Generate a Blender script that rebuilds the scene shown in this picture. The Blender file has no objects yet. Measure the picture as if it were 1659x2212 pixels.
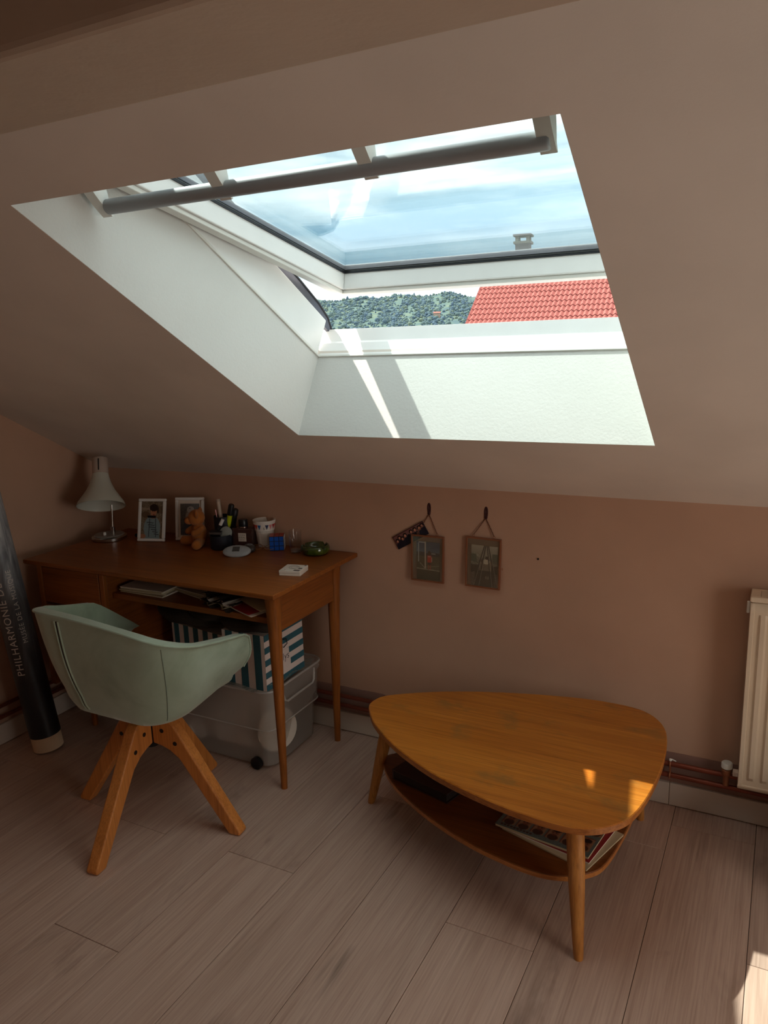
import bpy, bmesh, math, random
import numpy as np
from mathutils import Vector, Matrix
S = bpy.context.scene
C = S.collection
PI = math.pi
random.seed(7)

# ------------------------------------------------------------------ camera
CAM = (2.745, -2.483, 1.54)
def make_camera():
    yaw, pit, rol = -0.4848254, 0.2145530, -0.0326371
    f = Vector((math.sin(yaw)*math.cos(pit), math.cos(yaw)*math.cos(pit), -math.sin(pit)))
    r = Vector((math.cos(yaw), -math.sin(yaw), 0)); u = r.cross(f)
    r2 = r*math.cos(rol)+u*math.sin(rol); u2 = -r*math.sin(rol)+u*math.cos(rol)
    cd = bpy.data.cameras.new('camera'); co = bpy.data.objects.new('camera', cd); C.objects.link(co)
    cd.sensor_fit = 'HORIZONTAL'; cd.sensor_width = 36.0; cd.lens = 1663.83/1659*36.0
    cd.clip_start = .02; cd.clip_end = 5000
    m = Matrix((r2, u2, -f)).transposed().to_4x4(); m.translation = Vector(CAM)
    co.matrix_world = m
    S.camera = co
make_camera()

# ------------------------------------------------------------------ world, sun, exposure
SUN_DIR = Vector((.722, -.165, -1.0)).normalized()
def make_light():
    w = bpy.data.worlds.new('sky'); S.world = w; w.use_nodes = True
    nt = w.node_tree; N = nt.nodes; L = nt.links; N.clear()
    out = N.new('ShaderNodeOutputWorld'); bg = N.new('ShaderNodeBackground'); L.new(bg.outputs[0], out.inputs[0])
    tc = N.new('ShaderNodeTexCoord'); sep = N.new('ShaderNodeSeparateXYZ'); L.new(tc.outputs['Generated'], sep.inputs[0])
    rp = N.new('ShaderNodeValToRGB'); L.new(sep.outputs[2], rp.inputs[0])
    e = rp.color_ramp.elements; e[0].position = 0.0; e[0].color = (.88, .96, 1.0, 1); e[1].position = 1; e[1].color = (1.82, 1.82, 1.78, 1)
    for p, c in ((.072, (.84, .94, 1.0, 1)), (.10, (.30, .60, .80, 1)), (.15, (.42, .72, .92, 1)), (.24, (1.0, 1.12, 1.18, 1)), (.4, (1.68, 1.68, 1.65, 1))):
        q = e.new(p); q.color = c
    mp = N.new('ShaderNodeMapping'); L.new(tc.outputs['Generated'], mp.inputs[0]); mp.inputs['Scale'].default_value = (1.6, 1.6, 9)
    no = N.new('ShaderNodeTexNoise'); no.inputs['Scale'].default_value = 2.2; no.inputs['Detail'].default_value = 6; no.inputs['Roughness'].default_value = .55
    L.new(mp.outputs[0], no.inputs['Vector'])
    cr = N.new('ShaderNodeValToRGB'); L.new(no.outputs['Fac'], cr.inputs[0])
    cr.color_ramp.elements[0].position = .44; cr.color_ramp.elements[0].color = (0, 0, 0, 1); cr.color_ramp.elements[1].position = .66; cr.color_ramp.elements[1].color = (1, 1, 1, 1)
    cz = N.new('ShaderNodeMapRange'); cz.inputs[1].default_value = .09; cz.inputs[2].default_value = .22; cz.inputs[3].default_value = .12; L.new(sep.outputs[2], cz.inputs[0])
    cm = N.new('ShaderNodeMath'); cm.operation = 'MULTIPLY'; L.new(cr.outputs[0], cm.inputs[0]); L.new(cz.outputs[0], cm.inputs[1])
    mx = N.new('ShaderNodeMixRGB'); L.new(cm.outputs[0], mx.inputs[0]); L.new(rp.outputs[0], mx.inputs[1]); mx.inputs[2].default_value = (1.92, 1.90, 1.83, 1)
    L.new(mx.outputs[0], bg.inputs[0]); bg.inputs[1].default_value = 0.90
    sd = bpy.data.lights.new('sun', 'SUN'); so = bpy.data.objects.new('sun', sd); C.objects.link(so)
    sd.energy = 6.8; sd.angle = math.radians(.6); sd.color = (1.0, .94, .83)
    so.rotation_euler = SUN_DIR.to_track_quat('-Z', 'Y').to_euler(); so.location = (-3, 1, 8)
# added fill light at an invented window in the right wall, out of view
def fill_light():
    ld = bpy.data.lights.new('added_gable_fill', 'AREA'); lo = bpy.data.objects.new('added_gable_fill', ld); C.objects.link(lo)
    ld.shape = 'RECTANGLE'; ld.size = 1.36; ld.size_y = .96; ld.energy = 8.0; ld.color = (1.0, .87, .74)
    lo.location = (4.57, -1.75, .90); lo.rotation_euler = Vector((-1, 0, 0)).to_track_quat('-Z', 'Z').to_euler()
fill_light()
make_light()
S.view_settings.view_transform = 'Standard'; S.view_settings.look = 'None'
S.view_settings.gamma = 1.0; S.view_settings.use_curve_mapping = False
S.view_settings.exposure = 0.68

# ------------------------------------------------------------------ materials
def lin(c):
    return tuple(((x/12.92) if x <= .04045 else ((x+.055)/1.055)**2.4) for x in [v/255 for v in c])
def rgb(*c): return (*lin(c), 1)
class MT:
    def __init__(s, name):
        s.m = bpy.data.materials.new(name); s.m.use_nodes = True; s.N = s.m.node_tree.nodes; s.L = s.m.node_tree.links
        s.b = s.N['Principled BSDF']; s.out = s.N['Material Output']
    def n(s, t, **k):
        q = s.N.new(t)
        for a, v in k.items():
            if a in q.inputs: q.inputs[a].default_value = v
            else: setattr(q, a, v)
        return q
    def coord(s, scale=(1, 1, 1), rnd=True):
        tc = s.n('ShaderNodeTexCoord'); mp = s.n('ShaderNodeMapping'); mp.inputs['Scale'].default_value = scale
        s.L.new(tc.outputs['Object'], mp.inputs[0])
        if rnd:
            oi = s.n('ShaderNodeObjectInfo'); mu = s.n('ShaderNodeMath', operation='MULTIPLY'); mu.inputs[1].default_value = 57
            s.L.new(oi.outputs['Random'], mu.inputs[0]); cb = s.n('ShaderNodeCombineXYZ')
            for i in range(3): s.L.new(mu.outputs[0], cb.inputs[i])
            s.L.new(cb.outputs[0], mp.inputs['Location'])
        return mp.outputs[0]
    def noise(s, vec, scale, detail=4, rough=.5, dist=0):
        q = s.n('ShaderNodeTexNoise', Scale=scale, Detail=detail, Roughness=rough, Distortion=dist); s.L.new(vec, q.inputs['Vector']); return q.outputs['Fac']
    def ramp(s, fac, stops):
        q = s.n('ShaderNodeValToRGB'); s.L.new(fac, q.inputs[0]); e = q.color_ramp.elements
        e[0].position, e[0].color = stops[0]; e[1].position, e[1].color = stops[-1]
        for p, c in stops[1:-1]:
            x = e.new(p); x.color = c
        return q.outputs[0]
    def mix(s, fac, a, b, mode='MIX'):
        q = s.n('ShaderNodeMixRGB', blend_type=mode)
        for i, v in ((0, fac), (1, a), (2, b)):
            if hasattr(v, 'links'): s.L.new(v, q.inputs[i])
            else: q.inputs[i].default_value = v
        return q.outputs[0]
    def bump(s, h, st=.2, dist=.002):
        q = s.n('ShaderNodeBump', Strength=st, Distance=dist); s.L.new(h, q.inputs['Height']); s.L.new(q.outputs[0], s.b.inputs['Normal'])
    def set(s, base=None, rough=None, metal=None, spec=None, coat=None, sheen=None, alpha=None, trans=None, ior=None):
        def p(n_, v):
            if v is None: return
            if hasattr(v, 'links'): s.L.new(v, s.b.inputs[n_])
            else: s.b.inputs[n_].default_value = v
        p('Base Color', base); p('Roughness', rough); p('Metallic', metal); p('Specular IOR Level', spec); p('Coat Weight', coat)
        p('Sheen Weight', sheen); p('Alpha', alpha); p('Transmission Weight', trans); p('IOR', ior)
        return s.m
def plain(name, c, rough=.5, metal=0, var=.06, bump=0, bs=200, **k):
    t = MT(name); v = t.coord(); f = t.noise(v, 9, 3)
    a = rgb(*c); b = tuple(x*(1-var*3) for x in a[:3])+(1,)
    t.set(base=t.ramp(f, [(.3, b), (.6, a)]), rough=rough, metal=metal, **k)
    if bump: t.bump(t.noise(v, bs, 3), bump)
    return t.m
def wood(name, dark, mid, light, axis=0, fine=1.0, rough=.42, coat=0.0, blotch=None):
    t = MT(name); sc = [38, 38, 38]; sc[axis] = 1.6; v = t.coord(tuple(sc))
    g = t.noise(v, 1.3*fine, 5, .62, .4)
    sc2 = [9, 9, 9]; sc2[axis] = .8; v2 = t.coord(tuple(sc2)); g2 = t.noise(v2, 1, 4, .55, .9)
    c = t.ramp(g, [(.30, rgb(*dark)), (.5, rgb(*mid)), (.75, rgb(*light))])
    c2 = t.ramp(g2, [(.32, rgb(*dark)), (.62, rgb(*light))])
    c = t.mix(.38, c, c2)
    sc3 = [210, 210, 210]; sc3[axis] = 5; g3 = t.noise(t.coord(tuple(sc3)), 1, 3, .6, .2); c = t.mix(.34, c, t.ramp(g3, [(.36, tuple(x*.62 for x in rgb(*dark)[:3])+(1,)), (.52, rgb(*mid)), (.75, rgb(*light))]))
    if blotch:
        v3 = t.coord((3, 5, 5), False); b = t.noise(v3, 2.3, 6, .6, .3); f = t.ramp(b, [(.56, (0, 0, 0, 1)), (.68, (.55, .55, .55, 1))])
        c = t.mix(f, c, rgb(*blotch))
    t.set(base=c, rough=rough, coat=coat, spec=.4); t.bump(g, .12, .001)
    return t.m
def paint(name, c, rough=.85, bs=60, bump=.25, var=.05, dist=.002):
    t = MT(name); v = t.coord((1, 1, 1), False); f = t.noise(v, 3, 5)
    a = rgb(*c); b = tuple(x*(1-var*2) for x in a[:3])+(1,)
    t.set(base=t.ramp(f, [(.3, b), (.65, a)]), rough=rough, spec=.25)
    n1 = t.noise(v, bs, 5, .6); t.bump(n1, bump, dist)
    return t.m
def glossmix(name, tint, gloss_rough=.0, body=None, body_w=0.0, f0=.04, trlc=None):
    t = MT(name); t.N.remove(t.b)
    tr = t.n('ShaderNodeBsdfTransparent'); tr.inputs[0].default_value = (*tint, 1)
    gl = t.n('ShaderNodeBsdfGlossy'); gl.inputs['Roughness'].default_value = gloss_rough
    ge = t.n('ShaderNodeNewGeometry'); dt = t.n('ShaderNodeVectorMath', operation='DOT_PRODUCT'); t.L.new(ge.outputs['Normal'], dt.inputs[0]); t.L.new(ge.outputs['Incoming'], dt.inputs[1])
    ab = t.n('ShaderNodeMath', operation='ABSOLUTE'); t.L.new(dt.outputs['Value'], ab.inputs[0])
    su = t.n('ShaderNodeMath', operation='SUBTRACT'); su.inputs[0].default_value = 1; t.L.new(ab.outputs[0], su.inputs[1])
    pw = t.n('ShaderNodeMath', operation='POWER'); t.L.new(su.outputs[0], pw.inputs[0]); pw.inputs[1].default_value = 5
    ma = t.n('ShaderNodeMath', operation='MULTIPLY_ADD'); t.L.new(pw.outputs[0], ma.inputs[0]); ma.inputs[1].default_value = 1-f0; ma.inputs[2].default_value = f0
    first = tr.outputs[0]
    if body:
        df = t.n('ShaderNodeBsdfDiffuse'); df.inputs[0].default_value = rgb(*body); s2 = df.outputs[0]
        if trlc:
            tl = t.n('ShaderNodeBsdfTranslucent'); tl.inputs[0].default_value = rgb(*body); m0 = t.n('ShaderNodeMixShader'); m0.inputs[0].default_value = trlc
            t.L.new(df.outputs[0], m0.inputs[1]); t.L.new(tl.outputs[0], m0.inputs[2]); s2 = m0.outputs[0]
        m1 = t.n('ShaderNodeMixShader'); m1.inputs[0].default_value = body_w; t.L.new(first, m1.inputs[1]); t.L.new(s2, m1.inputs[2]); first = m1.outputs[0]
    m2 = t.n('ShaderNodeMixShader'); t.L.new(ma.outputs[0], m2.inputs[0]); t.L.new(first, m2.inputs[1]); t.L.new(gl.outputs[0], m2.inputs[2])
    t.L.new(m2.outputs[0], t.out.inputs[0])
    return t.m
def attr_mat(name, rough=.45, spec=.4):
    t = MT(name); a = t.n('ShaderNodeVertexColor'); a.layer_name = 'Col'; t.set(base=a.outputs[0], rough=rough, spec=spec); return t.m

M = {}
M['wall'] = paint('wall_paint', (200, 162, 138), .75, 90, .18)
M['ceil'] = paint('ceiling_paint', (234, 224, 214), .85, 45, .25)
M['beam'] = paint('beam_plaster', (190, 170, 152), .9, 9, .5, dist=.006)
M['lining'] = paint('lining_paint', (210, 209, 205), .7, 120, .35, var=.02)
M['skirt'] = paint('skirting_paint', (214, 200, 186), .5, 40, .05)
M['white_lac'] = plain('white_lacquer', (236, 236, 234), .28, var=.01)
M['white_metal'] = plain('white_radiator_enamel', (226, 206, 180), .35, var=.02)
M['gasket'] = plain('black_gasket', (22, 26, 34), .6)
M['clad'] = plain('grey_cladding', (96, 96, 106), .45, .6)
M['alu'] = plain('brushed_aluminium', (158, 160, 164), .42, .2, var=.02)
M['bracket'] = plain('pale_bracket', (224, 224, 218), .4, var=.01)
M['glass'] = glossmix('window_glass', (.91, .95, .955))
M['clear'] = glossmix('clear_glass', (.97, .97, .97), f0=.06)
M['fglass'] = glossmix('frame_glass', (.97, .97, .96), f0=.05, body=(214, 200, 168), body_w=.07)  # faint beige body puts the pane's reflection into its colour
M['plastic'] = glossmix('frosted_plastic', (.97, .97, .97), .2, body=(238, 232, 226), body_w=.32, f0=.05, trlc=.5)
M['plastic2'] = glossmix('highlit_frosted_plastic', (.9, .9, .9), .2, body=(236, 230, 224), body_w=.6, f0=.08, trlc=.4)  # whiter body paints highlights onto the bin's rim, ridge and handle
M['wrap'] = glossmix('bubble_film', (.9, .92, .9), .12, body=(215, 220, 214), body_w=.38, f0=.14, trlc=.4)
M['copper'] = plain('copper_pipe', (140, 74, 56), .45, .6, var=.08)
M['brass'] = plain('aged_brass', (168, 112, 82), .4, .6, var=.05)
M['twine'] = plain('brown_twine', (120, 78, 58), .9)
M['chrome'] = plain('chrome', (200, 200, 198), .18, 1.0, var=.01)
M['deskx'] = wood('desk_oak_lengthwise', (104, 54, 18), (140, 76, 28), (166, 96, 40), 0)
M['desky'] = wood('desk_oak_crosswise', (104, 54, 18), (140, 76, 28), (166, 96, 40), 1)
M['deskz'] = wood('desk_oak_upright', (108, 58, 20), (150, 84, 30), (178, 106, 44), 2)
M['oakx'] = wood('coffee_oak', (150, 80, 20), (186, 108, 32), (208, 134, 50), 0, rough=.34, coat=.12, blotch=(132, 96, 48))
M['oake'] = wood('coffee_oak_edge', (134, 74, 26), (172, 104, 46), (196, 130, 68), 0)
M['oakz'] = wood('coffee_oak_leg', (138, 82, 30), (180, 116, 52), (206, 146, 78), 2)
M['beech'] = wood('beech_leg', (160, 92, 40), (196, 120, 56), (214, 140, 72), 2, rough=.4)
M['black'] = plain('black_plastic', (18, 20, 24), .45)
M['darkmetal'] = plain('dark_metal', (44, 44, 46), .4, .7)
M['paper'] = plain('white_paper', (226, 214, 200), .7, var=.02)
M['paper2'] = plain('cream_paper', (200, 184, 150), .8, var=.04)
M['red'] = plain('dark_red_card', (146, 28, 34), .6)
M['cloth_dark'] = plain('dark_brown_cloth', (52, 42, 34), .95, bump=.6, bs=80)
M['cloth_white'] = plain('white_cloth', (232, 226, 218), .9, bump=.4, bs=40)
M['teal'] = plain('teal_card', (48, 100, 114), .7)
M['pinkwhite'] = plain('pinkish_white_card', (232, 216, 208), .7, var=.02)
M['col'] = attr_mat('printed_paper')
M['colgloss'] = attr_mat('glossy_print', .25)
def m_velvet():
    t = MT('sage_velvet'); v = t.coord((1, 1, 1), False); f = t.noise(v, 5, 5, .6, .5)
    c = t.ramp(f, [(.3, rgb(134, 148, 126)), (.5, rgb(156, 170, 148)), (.7, rgb(168, 184, 164))])
    t.set(base=c, rough=.85, sheen=.5, spec=.2); t.bump(t.noise(v, 300, 2), .1, .001); return t.m
M['velvet'] = m_velvet()
def m_plank():
    t = MT('floor_oak'); v = t.coord((30, 1.5, 30)); g = t.noise(v, 1.2, 6, .62, .5)
    v2 = t.coord((7, .7, 7)); g2 = t.noise(v2, 1, 5, .6, 1.2)
    base = t.ramp(g, [(.28, rgb(160, 130, 114)), (.5, rgb(192, 162, 146)), (.78, rgb(212, 184, 168))])
    c2 = t.ramp(g2, [(.26, rgb(132, 102, 88)), (.46, rgb(190, 160, 144)), (.72, rgb(214, 188, 172))])
    v5 = t.coord((170, 3.5, 170)); g5 = t.noise(v5, 1.2, 4, .6, .2); f5 = t.ramp(g5, [(.30, rgb(150, 120, 104)), (.5, rgb(188, 158, 142)), (.72, rgb(214, 186, 170))])
    c = t.mix(.5, base, c2); c = t.mix(.42, c, f5)
    v6 = t.coord((5, 1.1, 5)); g6 = t.noise(v6, 1.1, 5, .65, .8); c = t.mix(t.ramp(g6, [(.60, (0, 0, 0, 1)), (.74, (.6, .6, .6, 1))]), c, rgb(116, 90, 80))
    v3 = t.coord((3.9, 1.6, 3.9)); vo = t.n('ShaderNodeTexVoronoi', Scale=1.0); t.L.new(v3, vo.inputs['Vector'])
    kn = t.ramp(vo.outputs['Distance'], [(.04, (.85, .85, .85, 1)), (.17, (0, 0, 0, 1))])
    n3 = t.noise(v, 2.2, 4); kf = t.mix(1.0, kn, t.ramp(n3, [(.35, (0, 0, 0, 1)), (.65, (1, 1, 1, 1))]), 'MULTIPLY')
    c = t.mix(kf, c, rgb(88, 72, 64))
    oi = t.n('ShaderNodeObjectInfo'); tone = t.ramp(oi.outputs['Random'], [(0, (.90, .90, .90, 1)), (1, (1.06, 1.04, 1.02, 1))])
    c = t.mix(1.0, c, tone, 'MULTIPLY')
    t.set(base=c, rough=.42, spec=.4); t.bump(g, .10, .0008); return t.m
M['plank'] = m_plank()
M['joint'] = plain('dark_joint', (40, 32, 28), .9)

# ------------------------------------------------------------------ mesh helpers
def mat4(loc=(0, 0, 0), rx=0, ry=0, rz=0):
    return Matrix.Translation(loc) @ Matrix.Rotation(rz, 4, 'Z') @ Matrix.Rotation(ry, 4, 'Y') @ Matrix.Rotation(rx, 4, 'X')
def box(bm, a, b, m=None):
    r = bmesh.ops.create_cube(bm, size=1.0)
    c = [(a[i]+b[i])/2 for i in range(3)]; s = [abs(b[i]-a[i]) for i in range(3)]
    T = Matrix.Translation(c) @ Matrix.Diagonal((*s, 1))
    bmesh.ops.transform(bm, matrix=(m @ T if m else T), verts=r['verts']); return r['verts']
def rings(bm, rs, cap=True, closed=True):
    V = [[bm.verts.new(p) for p in ring] for ring in rs]
    n = len(V[0])
    for i in range(len(V)-1):
        for j in range(n if closed else n-1):
            k = (j+1) % n
            try: bm.faces.new((V[i][j], V[i][k], V[i+1][k], V[i+1][j]))
            except ValueError: pass
    if cap:
        bm.faces.new(list(reversed(V[0]))); bm.faces.new(V[-1])
    return V
def lathe(bm, prof, seg=32, m=None, cap=True):
    m = m or Matrix()
    rings(bm, [[m @ Vector((r*math.cos(2*PI*j/seg), r*math.sin(2*PI*j/seg), z)) for j in range(seg)] for r, z in prof], cap)
def frame_of(d):
    d = Vector(d).normalized(); a = Vector((0, 0, 1)) if abs(d.z) < .9 else Vector((1, 0, 0))
    x = d.cross(a).normalized(); y = d.cross(x).normalized(); return x, y
def tube(bm, pts, r, seg=10, closed=False):
    pts = [Vector(p) for p in pts]; n = len(pts); rs = []
    px = None
    for i in range(n):
        a = pts[(i-1) % n] if (closed or i > 0) else pts[i]; b = pts[(i+1) % n] if (closed or i < n-1) else pts[i]
        d = (b-a).normalized()
        if px is None: x, y = frame_of(d)
        else:
            x = (px - d*px.dot(d)).normalized(); y = d.cross(x).normalized()
        px = x; rr = r[i] if isinstance(r, (list, tuple)) else r
        rs.append([pts[i]+x*rr*math.cos(2*PI*j/seg)+y*rr*math.sin(2*PI*j/seg) for j in range(seg)])
    if closed: rs.append(rs[0])
    V = rings(bm, rs, not closed)
def prism(bm, poly, lo, hi, m=None):
    """poly in (x,y), extruded in z from lo to hi."""
    m = m or Matrix()
    a = [bm.verts.new(m @ Vector((p[0], p[1], lo))) for p in poly]; b = [bm.verts.new(m @ Vector((p[0], p[1], hi))) for p in poly]
    bm.faces.new(list(reversed(a))); bm.faces.new(b); n = len(poly)
    for i in range(n): bm.faces.new((a[i], a[(i+1) % n], b[(i+1) % n], b[i]))
def ball(bm, c, s, sub=3, m=None):
    r = bmesh.ops.create_icosphere(bm, subdivisions=sub, radius=1)
    if not hasattr(s, '__len__'): s = (s, s, s)
    T = Matrix.Translation(c) @ (m or Matrix()) @ Matrix.Diagonal((*s, 1)); bmesh.ops.transform(bm, matrix=T, verts=r['verts'])
def B(): return bmesh.new()
def obj(name, bm, mat, parent=None, smooth=None, bevel=0, seg=2, kind=None, label=None, sub=0):
    me = bpy.data.meshes.new(name)
    bmesh.ops.recalc_face_normals(bm, faces=bm.faces[:])
    bm.to_mesh(me); bm.free()
    if mat: me.materials.append(mat)
    o = bpy.data.objects.new(name, me); C.objects.link(o)
    if parent: o.parent = parent
    if smooth is not None:
        for p in me.polygons: p.use_smooth = True
        if smooth < 180: me.set_sharp_from_angle(angle=math.radians(smooth))
    if bevel:
        b = o.modifiers.new('bevel', 'BEVEL'); b.width = bevel; b.segments = seg; b.limit_method = 'ANGLE'; b.angle_limit = math.radians(35)
    if sub:
        q = o.modifiers.new('sub', 'SUBSURF'); q.levels = sub; q.render_levels = sub
    if kind: o['kind'] = kind
    if label: o['label'] = label
    return o
def thing(name, label, cat, loc=(0, 0, 0), rz=0, group=None, rx=0, ry=0):
    o = bpy.data.objects.new(name, None); C.objects.link(o); o.location = loc; o.rotation_euler = (rx, ry, rz)
    o.empty_display_size = .05; tag(o, label, cat, group); return o
def tag(o, label, cat, group=None):
    o['label'] = label; o['category'] = cat
    if group: o['group'] = group
    return o
def structure(o):
    o['kind'] = 'structure'; return o
class Canvas:
    """flat print: drawn in w x h units on cells of 1/K unit, laid on the local x-z plane, facing -y"""
    def __init__(s, w, h, bg, K=3): s.K = K; s.w, s.h = w*K, h*K; s.a = np.zeros((s.h, s.w, 3)); s.a[:] = bg
    def rect(s, x0, y0, x1, y1, c): K = s.K; s.a[max(0, int(y0*K)):int(y1*K), max(0, int(x0*K)):int(x1*K)] = c
    def ell(s, cx, cy, rx, ry, c):
        Y, X = np.mgrid[0:s.h, 0:s.w]; s.a[(((X+.5)/s.K-cx)/rx)**2+(((Y+.5)/s.K-cy)/ry)**2 <= 1] = c
    def line(s, x0, y0, x1, y1, w, c):
        Y, X = np.mgrid[0:s.h, 0:s.w]; X = (X+.5)/s.K; Y = (Y+.5)/s.K; d = np.array([x1-x0, y1-y0], float); L = np.hypot(*d)+1e-6; d /= L
        t = (X-x0)*d[0]+(Y-y0)*d[1]; p = abs((X-x0)*-d[1]+(Y-y0)*d[0]); s.a[(t >= 0) & (t <= L) & (p <= w/2)] = c
    def grad(s, y0, y1, c0, c1):
        for y in range(int(y0*s.K), int(y1*s.K)):
            t = (y/s.K-y0)/max(1, y1-y0); s.a[y] = np.array(c0)*(1-t)+np.array(c1)*t
    def speck(s, x0, y0, x1, y1, amt, rs):
        K = s.K; r = np.random.RandomState(rs); y0, y1, x0, x1 = y0*K, y1*K, x0*K, x1*K; n = r.uniform(-amt, amt, (y1-y0, x1-x0, 1))
        n = n+np.kron(r.uniform(-amt, amt, ((y1-y0)//K+1, (x1-x0)//K+1, 1)), np.ones((K, K, 1)))[:y1-y0, :x1-x0]
        s.a[y0:y1, x0:x1] = np.clip(s.a[y0:y1, x0:x1]+n, 0, 255)
    def mesh(s, name, W, H, mat, parent, fn=None, **kw):
        fn = fn or (lambda u, v: (u*W-W/2, 0, v*H-H/2))
        p = np.pad(s.a, ((1, 1), (1, 1), (0, 0)), 'edge'); s.a = (p[1:-1, 1:-1]*4+p[:-2, 1:-1]+p[2:, 1:-1]+p[1:-1, :-2]+p[1:-1, 2:])/8
        vs = [fn(i/s.w, 1-j/s.h) for j in range(s.h+1) for i in range(s.w+1)]
        fs = [(j*(s.w+1)+i, (j+1)*(s.w+1)+i, (j+1)*(s.w+1)+i+1, j*(s.w+1)+i+1) for j in range(s.h) for i in range(s.w)]
        me = bpy.data.meshes.new(name); me.from_pydata(vs, [], fs); me.materials.append(mat)
        ca = me.color_attributes.new('Col', 'FLOAT_COLOR', 'CORNER')
        c = s.a.reshape(-1, 3)/255; l = np.where(c <= .04045, c/12.92, ((c+.055)/1.055)**2.4)
        l = np.repeat(np.c_[l, np.ones(len(l))], 4, axis=0); ca.data.foreach_set('color', l.astype(np.float32).ravel())
        o = bpy.data.objects.new(name, me); C.objects.link(o); o.parent = parent; return o
def text(name, body, size, mat, parent, fn, sx=1.0, split=0):
    cu = bpy.data.curves.new(name, 'FONT'); cu.body = body; cu.size = size; cu.resolution_u = 3; cu.space_character = 1.12
    to = bpy.data.objects.new(name+'_tmp', cu); C.objects.link(to)
    dg = bpy.context.evaluated_depsgraph_get(); me = bpy.data.meshes.new_from_object(to.evaluated_get(dg))
    bpy.data.objects.remove(to); bpy.data.curves.remove(cu)
    bm = bmesh.new(); bm.from_mesh(me); bpy.data.meshes.remove(me)
    if split:
        bmesh.ops.triangulate(bm, faces=bm.faces[:])
        for _ in range(4):
            le = [e for e in bm.edges if e.calc_length() > split]
            if le: bmesh.ops.subdivide_edges(bm, edges=le, cuts=1, use_grid_fill=False); bmesh.ops.triangulate(bm, faces=[f for f in bm.faces if len(f.verts) > 3])
    for v in bm.verts: v.co = Vector(fn(v.co.x*sx, v.co.y))
    return obj(name, bm, mat, parent)

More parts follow.
